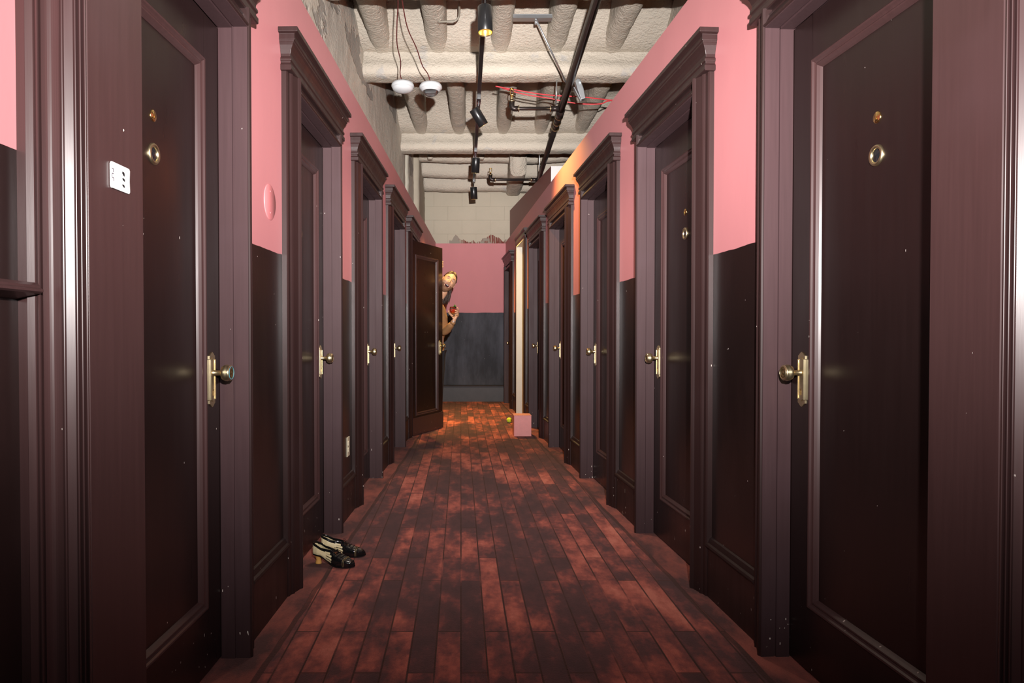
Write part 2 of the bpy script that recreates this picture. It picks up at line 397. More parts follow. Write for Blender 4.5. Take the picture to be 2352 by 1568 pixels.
def door_meshes(sg):
    D={}
    # casings
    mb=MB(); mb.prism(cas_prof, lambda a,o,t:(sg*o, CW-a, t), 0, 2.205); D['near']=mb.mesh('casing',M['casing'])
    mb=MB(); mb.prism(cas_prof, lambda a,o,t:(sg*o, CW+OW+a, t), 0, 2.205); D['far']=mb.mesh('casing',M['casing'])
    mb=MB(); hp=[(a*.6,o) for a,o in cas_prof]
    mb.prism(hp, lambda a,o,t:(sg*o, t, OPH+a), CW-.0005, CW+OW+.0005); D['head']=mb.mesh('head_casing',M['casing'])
    # cornice with returned ends
    mb=MB(); e0=.012
    vs=[]; fs=[]
    for o,z in corn:
        e=e0+(o-.044)*.9
        vs+=[(0,-e,z),(sg*o,-e,z),(sg*o,UNIT+e,z),(0,UNIT+e,z)]
    n=len(corn)
    for i in range(n-1):
        for k in range(4):
            fs.append((i*4+k,i*4+(k+1)%4,(i+1)*4+(k+1)%4,(i+1)*4+k))
    fs.append((0,1,2,3)); fs.append(tuple((n-1)*4+k for k in range(4)))
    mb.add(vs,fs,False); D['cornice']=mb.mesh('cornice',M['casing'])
    # jambs: outer lining, groove, inner stop
    def jamb(u_in, dr):
        m=MB()
        def bx(ua,ub,oa,ob): m.box(min(sg*oa,sg*ob),max(sg*oa,sg*ob),min(ua,ub),max(ua,ub),0,OPH)
        bx(u_in+dr*.003, u_in-dr*.004, .050,.0045)
        bx(u_in+dr*.007, u_in-dr*.004, -.0005,-.046)
        bx(u_in+dr*.0008, u_in-dr*.004, .0045,-.0005)
        bx(u_in+dr*.002, u_in-dr*.004, -.046,-TH)
        return m
    D['jn']=jamb(CW,1).mesh('jamb',M['jamb']); D['jf']=jamb(CW+OW,-1).mesh('jamb',M['jamb'])
    m=MB()
    for oa,ob,d in ((.050,.0045,.003),(-.0005,-.046,.0075),(.0045,-.0005,.0008),(-.046,-TH,.002)):
        m.box(min(sg*oa,sg*ob),max(sg*oa,sg*ob),CW,CW+OW,OPH-d,OPH+.004)
    D['jh']=m.mesh('jamb',M['jamb'])
    # leaf, in its own frame: y from 0 (hinge side) to W, face at x=0 going back
    W=OW-.006; H=OPH-.008; ST=.118; PB=.215; PT=1.985
    def leaf(sgf):
        m=MB()
        def bx(a,b,za,zb,xa=0,xb=-.044): m.box(min(sgf*xa,sgf*xb),max(sgf*xa,sgf*xb),a,b,za,zb)
        bx(0,ST,.006,H); bx(W-ST,W,.006,H); bx(ST,W-ST,PT,H); bx(ST,W-ST,.006,PB)
        bx(ST,W-ST,PB,PT,-.015,-.030)
        return m
    def moulding(sgf):
        # picture-frame moulding, profile (inset d, height x)
        pr=[(0,-.014),(0,.004),(.004,.007),(.009,.006),(.013,.001),(.018,-.002),(.022,.001),(.026,.0),(.032,-.008),(.036,-.0145)]
        m=MB(); vs=[]; fs=[]
        for d,x in pr:
            vs+=[(sgf*x,ST+d,PB+d),(sgf*x,W-ST-d,PB+d),(sgf*x,W-ST-d,PT-d),(sgf*x,ST+d,PT-d)]
        for i in range(len(pr)-1):
            for k in range(4): fs.append((i*4+k,i*4+(k+1)%4,(i+1)*4+(k+1)%4,(i+1)*4+k))
        m.add(vs,fs,False); return m
    D['leaf']=leaf(sg).mesh('door_leaf',M['brown_leaf']); D['mould']=moulding(sg).mesh('panel_moulding',M['brown_trim'])
    # hardware in leaf frame
    ku=W-.072; kz=.955
    m=MB(); po=plate_outline()
    m.prism(po, lambda a,z,t:(sg*t,ku+a,kz+z), 0,.0035)
    m.prism([(a*.62,z*.80) for a,z in po], lambda a,z,t:(sg*t,ku+a,kz+z), .0035,.0022+.0035)
    for s2 in (-1,1): m.box(min(sg*.003,sg*.0075),max(sg*.003,sg*.0075),ku+s2*.0165-.003,ku+s2*.0165+.003,kz-.066,kz+.066)
    m.cur=1
    m.box(min(0,sg*.0062),max(0,sg*.0062),ku-.002,ku+.002,kz-.052,kz-.034)
    m.lathe([(.0035,0),(.0035,.0062)], Matrix.Translation((0,ku,kz-.034))@Matrix.Rotation(sg*math.pi/2,4,'Y'),12)
    D['plate']=m.mesh('escutcheon',[M['brass'],M['bright_brass']])
    m=MB(); KM=Matrix.Translation((sg*.004,ku,kz+.022))@Matrix.Rotation(sg*math.pi/2,4,'Y')
    m.lathe(knob_prof,KM,28,caps=False)
    m.cur=1; m.lathe([(.0185,.0620),(.016,.0605),(.015,.0625),(.011,.0625),(.010,.0605),(.006,.061),(.004,.0635),(.0001,.064)],KM,28,caps=False)
    m.cur=2; m.lathe([(.0215,.0608),(.0215,.0634),(.0198,.0634),(.0198,.0608)],KM,28,caps=False)
    D['knob']=m.mesh('door_knob',[M['brass'],M['brass_dark'],M['brass']])
    D['knob_blue']=m.mesh('door_knob',[M['brass'],M['brass_dark'],M['blue_ring']])
    pu=W*.5-.02
    m=MB(); RM=Matrix.Translation((-sg*.015,pu,1.60))@Matrix.Rotation(sg*math.pi/2,4,'Y')
    m.lathe([(.0295,0),(.0295,.003),(.027,.0065),(.022,.0065),(.0195,.004),(.0185,.001),(.0185,-.006)],RM,32,caps=False)
    m.cur=1; m.lathe([(.0190,.0006),(.012,.0014),(.006,.0024),(.0001,.0028)],RM,24,caps=False)
    D['ring']=m.mesh('door_viewer',[M['brass'],M['glass_black']])
    m=MB(); RM=Matrix.Translation((-sg*.015,pu,1.705))@Matrix.Rotation(sg*math.pi/2,4,'Y')
    m.lathe([(.0165,0),(.0165,.0014),(.0150,.0026),(.0105,.0022),(.009,.0034),(.0001,.0038)],RM,24,caps=False)
    m.box(min(-sg*.0118,-sg*.0108),max(-sg*.0118,-sg*.0108),pu-.0012,pu+.0012,1.700,1.710)
    D['cyl']=m.mesh('lock_cylinder',M['bright_brass'])
    m=MB(); m.lathe([(.003,-.052),(.0065,-.046),(.006,-.044),(.006,.044),(.0065,.046),(.003,.052)],Matrix.Translation((sg*.004,-.001,0)),10)
    D['hinge']=m.mesh('hinge',M['brown_trim'])
    if True:
        m=MB(); m.box(min(0,sg*.012),max(0,sg*.012),.0,W+.0,.008,.20)
        D['kick']=m.mesh('kick_board',M['brown'])
    return D,W
DL,LW=door_meshes(1); DR,_=door_meshes(-1)
def ob(name,me,parent,loc=(0,0,0)):
    o=bpy.data.objects.new(name,me); o.location=loc; return link(o,parent)
cnt=[0]
def make_door(side,D,a,label,near=True,open_ang=None,ring=True,knob='knob'):
    cnt[0]+=1
    sg=side['sg']; rz=side['rz']; O=Vector(side['O'])
    loc=O+Matrix.Rotation(rz,3,'Z')@Vector((0,a,0))
    d=empty('door_%d'%cnt[0],loc,rz); tag(d,label,'door',kind='structure')
    if near: ob('casing',D['near'],d)
    ob('casing',D['far'],d); ob('head_casing',D['head'],d); bevel(ob('cornice',D['cornice'],d),.0015,2)
    ob('jamb',D['jn'],d); ob('jamb',D['jf'],d); ob('jamb',D['jh'],d)
    if open_ang is None:
        lf=ob('door_leaf',D['leaf'],d,(sg*LEAF_O,CW+.003,0))
    else:
        lf=ob('door_leaf',D['leaf'],d,(sg*.030,CW+.004,0)); lf.rotation_euler=(0,0,open_ang)
    bevel(lf,.0015,1)
    ob('panel_moulding',D['mould'],lf)
    ob('escutcheon',D['plate'],lf); ob('door_knob',D[knob],lf)
    if ring: ob('door_viewer',D['ring'],lf); ob('lock_cylinder',D['cyl'],lf)
    if open_ang is not None: [ob('hinge',D['hinge'],lf,(0,0,zc)) for zc in (.25,1.05,1.88)]; bevel(ob('kick_board',D['kick'],lf),.003,2)
    return d
make_door(LEFT,DL,aL[0],'dark brown door nearest the camera on the left, brass knob with blue rim',near=False,knob='knob_blue')
make_door(LEFT,DL,aL[1],'second closed dark brown door on the left, behind the pair of shoes')
make_door(LEFT,DL,aL[2],'third closed dark brown door on the left, just past the ivory wall outlet')
make_door(LEFT,DL,aL[3],'fourth closed dark brown door on the left, right before the open door')
make_door(LEFT,DL,aL[4],'dark brown door standing open into the corridor with a person behind it',open_ang=-math.radians(21.6),ring=False)
make_door(RIGHT,DR,aR[0],'dark brown door nearest the camera on the right, with full panel in view',near=False)
make_door(RIGHT,DR,aR[1],'second closed dark brown door on the right, between pink wall strips')
make_door(RIGHT,DR,aR[2],'third closed dark brown door on the right, before the orange lit wall')
make_door(RIGHT,DR,aR[3],'fourth closed dark brown door on the right, just past the orange lit wall')
make_door(RIGHT,DR,aR[4],'fifth closed dark brown door on the right, beside the pink box')
make_door(RIGHT,DR,aR[6],'farthest dark brown door on the right, at the end wall beyond the cream doorway')
# cream-lined doorway (no door, no cornice)
def doorway():
    sg=-1; loc=Vector(RIGHT['O']); rz=RIGHT['rz']
    cnt[0]+=1
    d=empty('door_%d'%cnt[0],loc,rz); tag(d,'tall doorway on the right without a door, lined in cream paint','doorway',kind='structure')
    H=2.35
    for ua,ub in ((CO0-.10,CO0),(CO1,CO1+.07)):
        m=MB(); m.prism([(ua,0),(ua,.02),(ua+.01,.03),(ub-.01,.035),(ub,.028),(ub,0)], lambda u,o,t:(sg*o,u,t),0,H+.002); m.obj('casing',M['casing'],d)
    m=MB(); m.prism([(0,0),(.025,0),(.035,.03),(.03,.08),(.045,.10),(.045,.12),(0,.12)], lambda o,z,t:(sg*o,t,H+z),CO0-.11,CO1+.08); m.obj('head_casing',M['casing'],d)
    for bb in ((-.028,.30,CO0-.0,CO0+.012,0,H),(-.028,.30,CO1-.012,CO1,0,H),(-.028,.30,CO0+.012,CO1-.012,H-.012,H)):
        m=MB(); m.box(*bb); m.obj('jamb',M['cream'],d)
    pass
doorway()
# ------------------------------------------------------------------ wide pilaster trims nearest the camera
def pilaster(side,name,prof,label):
    sg=side['sg']; m=MB(); m.prism(prof, lambda u,o,t:(sg*o,u,t),0,WALLTOP)
    o=m.obj(name,M['brown_trim']); o.location=side['O']; o.rotation_euler=(0,0,side['rz']); tag(o,label,'trim',kind='structure')
def cove(u0,o0,u1,o1,dip,n=6):
    r=[]
    for i in range(n+1):
        f=i/n; r.append((u0+(u1-u0)*f, o0+(o1-o0)*f-dip*math.sin(math.pi*f)))
    return r
def bead(u0,u1,o,h,n=5): return [(u0+(u1-u0)*i/n, o+h*math.sin(math.pi*i/n)) for i in range(n+1)]
def slant(t,h=0.0,d0=1.245,d1=1.305,o0=.02,o1=.10):
    nx,no=-(o1-o0),(d1-d0); L_=math.hypot(nx,no)
    return (d0+(d1-d0)*t+h*nx/L_, o0+(o1-o0)*t+h*no/L_)
def slant_profile(**k):
    r=[slant(0,-.004,**k),slant(0,.0,**k),slant(.12,.002,**k)]
    r+=[slant(.14+.08*i/6,.007*math.sin(math.pi*i/6),**k) for i in range(7)]+[slant(.235,-.006,**k)]
    r+=[slant(.25+.27*i/8,-.002-.007*math.sin(math.pi*i/8),**k) for i in range(9)]
    r+=[slant(.54+.07*i/5,.006*math.sin(math.pi*i/5),**k) for i in range(6)]+[slant(.615,-.002,**k),slant(.76,-.002,**k)]
    for c in (.79,.87,.95): r+=[slant(c-.03+.06*i/5,.0055*math.sin(math.pi*i/5),**k) for i in range(6)]+[slant(c+.036,-.004,**k)]
    return r
p=[(1.250,-.001)]+slant_profile()+[(1.308,.098),(1.509,.100),(1.513,.096),(1.513,-.001)]
pilaster(LEFT,'trim_1',p,'wide moulded dark brown trim at the left foreground with a white plate')
p=[(1.262,-.001)]+slant_profile(d0=1.262,d1=1.328,o0=.0,o1=.07)+[(1.332,.068),(1.518,.070),(1.523,.066),(1.523,-.001)]
pilaster(RIGHT,'trim_2',p,'wide moulded dark brown trim at the right edge of the picture, smudged')
# chair rail on the left, nearest the camera
m=MB(); m.prism([(0,1.166),(.046,1.176),(.052,1.179),(.052,1.183),(.046,1.186),(.046,1.190),(.036,1.196),(0,1.199)], lambda o,z,t:(o,t,z),-.4,1.243)
o=m.obj('trim_3',M['brown_trim']); o.location=LEFT['O']; o.rotation_euler=(0,0,LEFT['rz']); tag(o,'dark brown ledge rail on the left wall at the picture edge','rail',kind='structure')
# ================================================================== floor
m=MB(); m.box(-2.6,2.9,-1.2,12.0,-.05,0); f=m.obj('floor',M['carpet']); tag(f,'red and dark purple carpet printed like worn floor planks','floor',kind='structure')
# unlit rooms behind the doors: closing partitions so nothing shines through
m=MB(); m.box(-2.6,-2.55,-1.2,12,0,3.9); tag(m.obj('wall_side_left',M['void']),'unlit partition of the rooms left of the corridor','wall',kind='structure')
m=MB(); m.box(2.85,2.9,-1.2,12,0,3.9); tag(m.obj('wall_side_right',M['void']),'unlit partition of the rooms right of the corridor','wall',kind='structure')
# ================================================================== end wall
m=MB(); m.box(-.95,.95,ENDY,ENDY+.03,0,2.625)
ew=m.obj('wall_back',M['endwall']); tag(ew,'end wall of the corridor, pink above smeared charcoal grey','wall',kind='structure')
m=MB(); m.box(-2.6,2.9,ENDY+.05,ENDY+.25,0,4.08); m.obj('backing',M['mortar'],ew)
blk={}
row=0; z=2.56
while z<3.85:
    x=-2.2+(.235 if row%2 else 0)+.12
    while x<2.4:
        k=(row%2)
        wd=.4668; ht=.2270
        mb=MB(); mb.box(-wd/2,wd/2,0,.022,-ht/2,ht/2)
        key='b'
        if key not in blk: blk[key]=mb.mesh('concrete_block',M['block'])
        o=bpy.data.objects.new('concrete_block',blk[key]); o.location=(x,ENDY+.030+random.uniform(-.0015,.0015),z+.112); link(o,ew); bevel(o,.001,1)
        x+=.468
    z+=.228; row+=1
m=MB(); m.prism([(0,0),(.022,0),(.022,.24),(.034,.245),(.036,.262),(.028,.268),(.018,.275),(0,.278)], lambda o,z,t:(t,ENDY-o,z), XL(ENDY),XR(ENDY))
tag(m.obj('baseboard_back',simple('charcoal_gloss_paint',(.035,.030,.034),.5,var=.4,nscale=9)),'charcoal baseboard along the end wall','baseboard',kind='structure')
# taller pink wall behind the right wall, shade painted in as maroon, white end
A=Vector((.936,8.387)); B=Vector((.586,11.35)); dirv=(B-A).normalized(); nrm=Vector((dirv.y,-dirv.x))
def q(p,z): return (p.x,p.y,z)
m=MB(); 
pts=[A,B,B+nrm*.30,A+nrm*.30]
m.cur=0; m.add([q(A,2.4),q(B,2.4),q(B,3.17),q(A,3.17)],[(0,1,2,3)])
m.cur=1; m.add([q(A,2.4),q(A,3.17),q(A+Vector((.34,0)),3.17),q(A+Vector((.34,0)),2.4)],[(0,1,2,3)])
m.cur=1; m.add([q(A,3.17),q(B,3.17),q(B+Vector((.34,0)),3.17),q(A+Vector((.34,0)),3.17)],[(0,1,2,3)])
m.add([q(A+Vector((.34,0)),2.4),q(B+Vector((.34,0)),2.4),q(B+Vector((.34,0)),3.17),q(A+Vector((.34,0)),3.17)],[(0,1,2,3)])
tag(m.obj('wall_upper_right',[M['wall_high'],M['white_wall']]),'taller pink wall, coloured maroon for its shade, with a white end rising behind the right wall','wall',kind='structure')
# ================================================================== rough surfaces (ceiling)
def resample(pts, step, closed=False):
    out=[]; n=len(pts); rng=range(n if closed else n-1)
    for i in rng:
        a=Vector(pts[i]); b=Vector(pts[(i+1)%n]); k=max(1,int(round((b-a).length/step)))
        for j in range(k): out.append(a.lerp(b,j/k))
    if not closed: out.append(Vector(pts[-1]))
    return out
def smooth_poly(pts, it=2):
    for _ in range(it):
        new=[pts[0]]
        for i in range(1,len(pts)-1): new.append((Vector(pts[i-1])+2*Vector(pts[i])+Vector(pts[i+1]))/4)
        new.append(pts[-1]); pts=new
    return pts
def rough(v, amp):
    v=Vector(v); 
    d=Vector((noise.noise(v*9+Vector((3,1,7))),noise.noise(v*9+Vector((13,5,2))),noise.noise(v*9)))*amp*.5
    d+=Vector((noise.noise(v*31),noise.noise(v*31+Vector((5,5,5))),noise.noise(v*31+Vector((9,2,4)))))*amp*.45
    d+=Vector((noise.noise(v*2),noise.noise(v*2+Vector((5,5,5))),noise.noise(v*2+Vector((9,2,4)))))*amp*.5
    d+=Vector((noise.noise(v*63),noise.noise(v*63+Vector((5,5,5))),noise.noise(v*63+Vector((9,2,4)))))*amp*.3
    return v+d
def sweep(name, prof, fn, t0, t1, step, amp, mat, parent, cap=True):
    P=smooth_poly(resample(prof,step),2); n=max(2,int((t1-t0)/step)); vs=[]; fs=[]; k=len(P)
    for j in range(n+1):
        t=t0+(t1-t0)*j/n
        for p in P: vs.append(rough(fn(p[0],p[1],t),amp))
    for j in range(n):
        for i in range(k-1): fs.append((j*k+i,j*k+i+1,(j+1)*k+i+1,(j+1)*k+i))
    if cap:
        fs.append(tuple(range(k))); fs.append(tuple(n*k+i for i in range(k))[::-1])
    m=MB(); m.add(vs,fs,True); return m.obj(name,mat,parent,weld=False)
# slab
SLAB=3.98
def cove_z(y):
    for b in (1.62,4.60,6.18,8.69):
        if b-.72<y<=b+.3:
            t=min(1,max(0,(y-(b-.60))/.66)); return SLAB-.30*(t*t*(3-2*t))
    return SLAB
def grid(name,x0,x1,y0,y1,z,step,amp,mat,parent=None):
    nx=int((x1-x0)/step); ny=int((y1-y0)/step); vs=[]; fs=[]
    for j in range(ny+1):
        for i in range(nx+1):
            yy=y0+(y1-y0)*j/ny; vs.append(rough((x0+(x1-x0)*i/nx,yy,cove_z(yy)),amp))
    for j in range(ny):
        for i in range(nx): a=j*(nx+1)+i; fs.append((a,a+1,a+nx+2,a+nx+1))
    m=MB(); m.add(vs,fs,True); return m.obj(name,mat,parent,weld=False)
ceil=grid('ceiling',-1.4,2.9,1.0,11.5,SLAB,.05,.012,M['ceil']); tag(ceil,'raw ceiling sprayed with rough beige fireproofing over beams and joists','ceiling',kind='structure')
m=MB(); m.box(-2.6,2.9,-1.2,12,4.07,4.12); m.obj('slab',M['mortar'],ceil)
def beam(yfar, zb=3.45):
    pr=[(-.05,SLAB+.05),(-.05,3.66),(-.02,3.58),(0.0,3.55),(.005,3.50),(-.01,3.465),(-.05,zb),(-.22,zb),(-.262,3.47),(-.275,3.51),(-.262,3.55),(-.22,3.59),(-.20,3.66),(-.20,SLAB+.05)]
    def fn(a,b,t): return (t, yfar+a, b)
    return sweep('beam',pr,fn,-1.35,2.2,.03,.011,M['ceil'],ceil)
for y in (1.9,4.88,6.46,8.97): beam(y)
def joist(x,y0,y1,w=.19,zb=3.67):
    pr=[(-w/2-.03,SLAB+.04),(-w/2,SLAB-.03),(-w/2,zb+.05),(-w/2+.03,zb+.012),(-w/4,zb),(w/4,zb),(w/2-.03,zb+.012),(w/2,zb+.05),(w/2,SLAB-.03),(w/2+.03,SLAB+.04)]
    return sweep('joist',pr,lambda a,b,t:(x+a,t,b),y0,y1,.026,.009,M['ceil'],ceil)
for x in (-.84,-.335,.233,.73,1.25,1.77): joist(x,4.78,6.33)
for x in (-.68,-.20,.363,.835,1.35,1.87): joist(x,6.36,8.86,w=.185)
for x in (-.84,-.335,.233,.73,1.25,1.77): joist(x,1.8,4.68)
# last bay: foamed runs crossing below the slab, and one lump running lengthways
def run(yc,zc,r,x0=-.82,x1=2.1):
    pr=[(r,.42),(r,.05),(r*.8,-.03),(r*.4,-.06),(-r*.4,-.06),(-r*.8,-.03),(-r,.05),(-r,.42)]
    return sweep('foamed_run',pr,lambda a,b,t:(t,yc+a+.03*math.sin(t*3.1),zc+b+.012*math.sin(t*5.3)),x0,x1,.035,.012,M['ceil'],ceil)
run(10.25,3.74,.13); run(10.72,3.62,.14); run(11.16,3.50,.16)
pr=[(-.12,.62),(-.12,.04),(-.08,0),(.08,0),(.12,.04),(.12,.62)]
sweep('foamed_lump',pr,lambda a,b,t:(.635+a,t,3.40+b),9.9,11.33,.03,.016,M['ceil'],ceil)
for x,y,z in ((-.645,9.95,3.70),(.10,9.95,3.70)):
    m=MB(); m.lathe([(.035,-.05),(.042,-.02),(.042,.14)],Matrix.Translation((x,y,z)),14); m.obj('conduit_stub',M['ceil'],ceil)
# structural plaster wall above the left wall
def upper_left():
    vs=[];fs=[]; st=.05; ny=int(9.4/st); nz=int(2.0/st)
    for j in range(ny+1):
        y=2.1+j*st
        for k in range(nz+1):
            z=2.05+k*st
            vs.append(rough((-1.2+.03*y,y,z),.012))
    for j in range(ny):
        for k in range(nz): a=j*(nz+1)+k; fs.append((a,a+1,a+nz+2,a+nz+1))
    m=MB(); m.add(vs,fs,True); o=m.obj('wall_upper_left',M['plaster'],weld=False)
    tag(o,'rough broken plaster wall rising behind the left pink wall','wall',kind='structure')
    # pier of smooth plaster, and ragged grey column by the end wall
    for y0,y1,x1,z0,mat in ((3.3,4.0,.05,2.2,M['plaster']),(9.15,9.35,.05,2.3,M['cream']),(10.1,11.3,.09,2.3,M['mortar'])):
        xx=-1.2+.03*y0
        s_=sweep('pier',[(0,0),(x1,0.01),(x1,y1-y0-.01),(0,y1-y0)],lambda a,b,t,xx=xx,y0=y0:(xx-.01+a,y0+b,t),z0,3.97,.04,.012,mat,o)
upper_left()
m=MB(); m.box(2.2,2.3,1,11.5,2.2,3.95); tag(m.obj('wall_upper_right_far',M['plaster']),'plaster wall far behind the right wall, at ceiling height','wall',kind='structure')
# ================================================================== track lighting
TZ=3.25
def TX(y): return .128-.0145*y if True else 0
track=empty('track_rail',(0,0,TZ)); tag(track,'long thin black track rail hanging below the ceiling beams','track light rail')
track.location=(TX(6),6,TZ)
def loc(p): return (p[0]-TX(6),p[1]-6,p[2]-TZ)
m=MB()
segs=[3.0,4.55,6.30,8.30,9.62]
for a,b in zip(segs[:-1],segs[1:]):
    pa=Vector(loc((TX(a),a+.004,TZ))); pb=Vector(loc((TX(b),b-.004,TZ)))
    d=pb-pa
    m.add([pa+Vector((sx*.017,0,sz*.012)) for sx in (-1,1) for sz in (-1,1)]+[pb+Vector((sx*.017,0,sz*.012)) for sx in (-1,1) for sz in (-1,1)],
          [(0,1,3,2),(4,6,7,5),(0,4,5,1),(2,3,7,6),(0,2,6,4),(1,5,7,3)],False)
bevel(m.obj('rail',M['black'],track),.002,1)
for y in segs[1:-1]:
    m=MB(); x,yy,z=loc((TX(y),y,TZ)); m.box(x-.021,x+.021,yy-.05,yy+.05,z-.016,z+.014); bevel(m.obj('connector',M['steel'] if y!=8.30 else M['steel'],track),.003,2)
for y in (3.6,5.35,7.2,8.7):
    m=MB(); x,yy,z=loc((TX(y),y,TZ)); m.tube([(x,yy,z),(x,yy,z+(.28 if y not in(8.7,) else .22))],.004,6); m.obj('hanger_rod',M['grey_metal'],track)
def spot(name_y,tilt,label,power,angle,aim=None,blend=.8,col=(1,.60,.16),zc=3.07):
    """cylinder spotlight; tilt = direction the lamp faces"""
    x=TX(name_y); c=Vector((x,name_y,zc)); t=Vector(tilt).normalized()
    r=empty('track_spotlight',c); tag(r,label,'spotlight',group='spotlights on the track')
    rot=Vector((0,0,-1)).rotation_difference(t).to_matrix().to_4x4()
    m=MB(); m.lathe([(.0001,.084),(.044,.084),(.0465,.080),(.0465,-.082),(.0440,-.084),(.0420,-.083),(.041,-.060)],rot,36,caps=False); m.obj('housing',M['black'],r)
    m=MB(); m.lathe([(.041,-.080),(.034,-.055),(.020,-.035)],rot,32,caps=False); m.lathe([(.0455,-.0835),(.0465,-.081),(.0430,-.0845),(.0420,-.082)],rot,36,caps=False); m.obj('reflector',M['gold'],r)
    m=MB(); m.lathe([(.020,-.036),(.016,-.040),(.0001,-.042)],rot,20,caps=False); m.obj('lamp',M['lamp_on'],r)
    top=Vector((0,0,TZ-zc-.012)); side=rot@Vector((.0,.050,.02)); 
    m=MB(); m.tube([top,top+Vector((0,.005,-.03)),Vector((0,.048,.06)) if abs(t.x)<.2 else side+Vector((0,0,.04)),side],.005,8); m.box(-.018,.018,-.045,.045,top.z-.02,top.z+.002); m.obj('bracket',M['black'],r)
    l=bpy.data.lights.new('spotlight_beam','SPOT'); l.energy=power; l.color=col; l.spot_size=math.radians(angle); l.spot_blend=blend; l.shadow_soft_size=.035
    o=bpy.data.objects.new('spotlight_beam',l); o.location=(c+t*.088)-c; o.parent=r; C.objects.link(o)
    d=Vector(aim if aim else tilt).normalized(); o.rotation_euler=d.to_track_quat('-Z','Y').to_euler()
spot(4.30,(0.02,-.10,-1),'largest black cylinder spotlight, nearest on the track, lamp glowing gold',130,90,blend=1,col=(1,.80,.62),aim=(0,-.05,-1))
spot(6.20,(.66,.30,-1),'black cylinder spotlight tilted towards the right wall, second along the track',190,96,blend=1,col=(1,.52,.13),aim=(.80,-.12,-.80))
spot(7.95,(-.05,.35,-1),'third black cylinder spotlight along the track, gold glow under its rim',200,58,aim=(-.22,.16,-1),blend=1)
spot(9.50,(.06,.20,-1),'farthest small black cylinder spotlight, at the end of the track',560,104,aim=(.04,-.20,-1),blend=1)
# ================================================================== sprinkler pipes
def PXp(y): return .675+.0207*y
m=MB(); m.tube([(PXp(y),y,3.20) for y in (1.5,3,6.48)],.030,16); m.tube([(PXp(y),y,3.20) for y in (6.9,9,11.3)],.0275,16)
pipe=m.obj('sprinkler_pipe',M['pipe']); tag(pipe,'long black sprinkler main pipe running below the ceiling beams','pipe')
for y0,y1,r in ((6.40,6.60,.038),(6.60,6.78,.034),(6.78,6.94,.032)):
    m=MB(); m.tube([(PXp(y0),y0,3.20),(PXp(y1),y1,3.20)],r,18); m.obj('coupling',M['pipe'],pipe)
for y in (6.58,6.77,6.94):
    m=MB(); m.tube([(PXp(y)-.0005,y,3.20),(PXp(y),y+.014,3.20)],.040,20); m.obj('collar_ring',M['brass'],pipe)
def branch(y,xl,label,r=.017,zt=3.37):
    e=Vector((xl,y,3.20))
    pts=[(PXp(y)-.02,y,3.20),(xl+.03,y,3.20),(xl+.012,y,3.205),(xl,y,3.225),(xl,y,zt-.09)]
    m=MB(); m.tube(pts,r,12); o=m.obj('branch_pipe',M['pipe'],pipe)
    m=MB(); m.tube([(xl+.06,y,3.20),(xl+.024,y,3.20),(xl+.008,y,3.206),(xl,y,3.226),(xl,y,3.265)],r*1.5,14); m.obj('elbow',M['pipe'],o)
    m=MB(); m.tube([(PXp(y)-.10,y,3.2),(PXp(y)-.02,y,3.2)],r*1.5,14); m.obj('tee',M['pipe'],o)
    for a,b in (((xl+.060,y,3.2),(xl+.068,y,3.2)),((xl,y,3.262),(xl,y,3.270)),((PXp(y)-.108,y,3.2),(PXp(y)-.10,y,3.2))):
        m=MB(); m.tube([a,b],r*1.75,14); m.obj('fitting_ring',M['brass'],o)
    m=MB(); m.tube([(xl,y,zt-.09),(xl,y,zt-.05)],.014,12); m.tube([(xl,y,zt-.05),(xl-.016,y,zt-.03),(xl-.014,y,zt),(xl,y,zt+.01),(xl+.014,y,zt),(xl+.016,y,zt-.03),(xl,y,zt-.05)],.0045,8)
    m.lathe([(.0001,.012),(.020,.010),(.021,.013),(.0001,.016)],Matrix.Translation((xl,y,zt)),16,caps=False); m.obj('sprinkler_head',M['bright_brass'],o)
branch(6.36,.345,'nearer black branch pipe with an elbow and upright brass sprinkler head')
branch(9.25,.215,'farther black branch pipe with an elbow, close to the end wall',zt=3.34)
for a,b in (((.755,6.37,3.24),(.760,6.34,3.48)),((.87,9.2,3.22),(.87,9.2,3.85))):
    m=MB(); m.tube([a,b],.006,8); m.obj('hanger_rod',M['steel'],pipe)
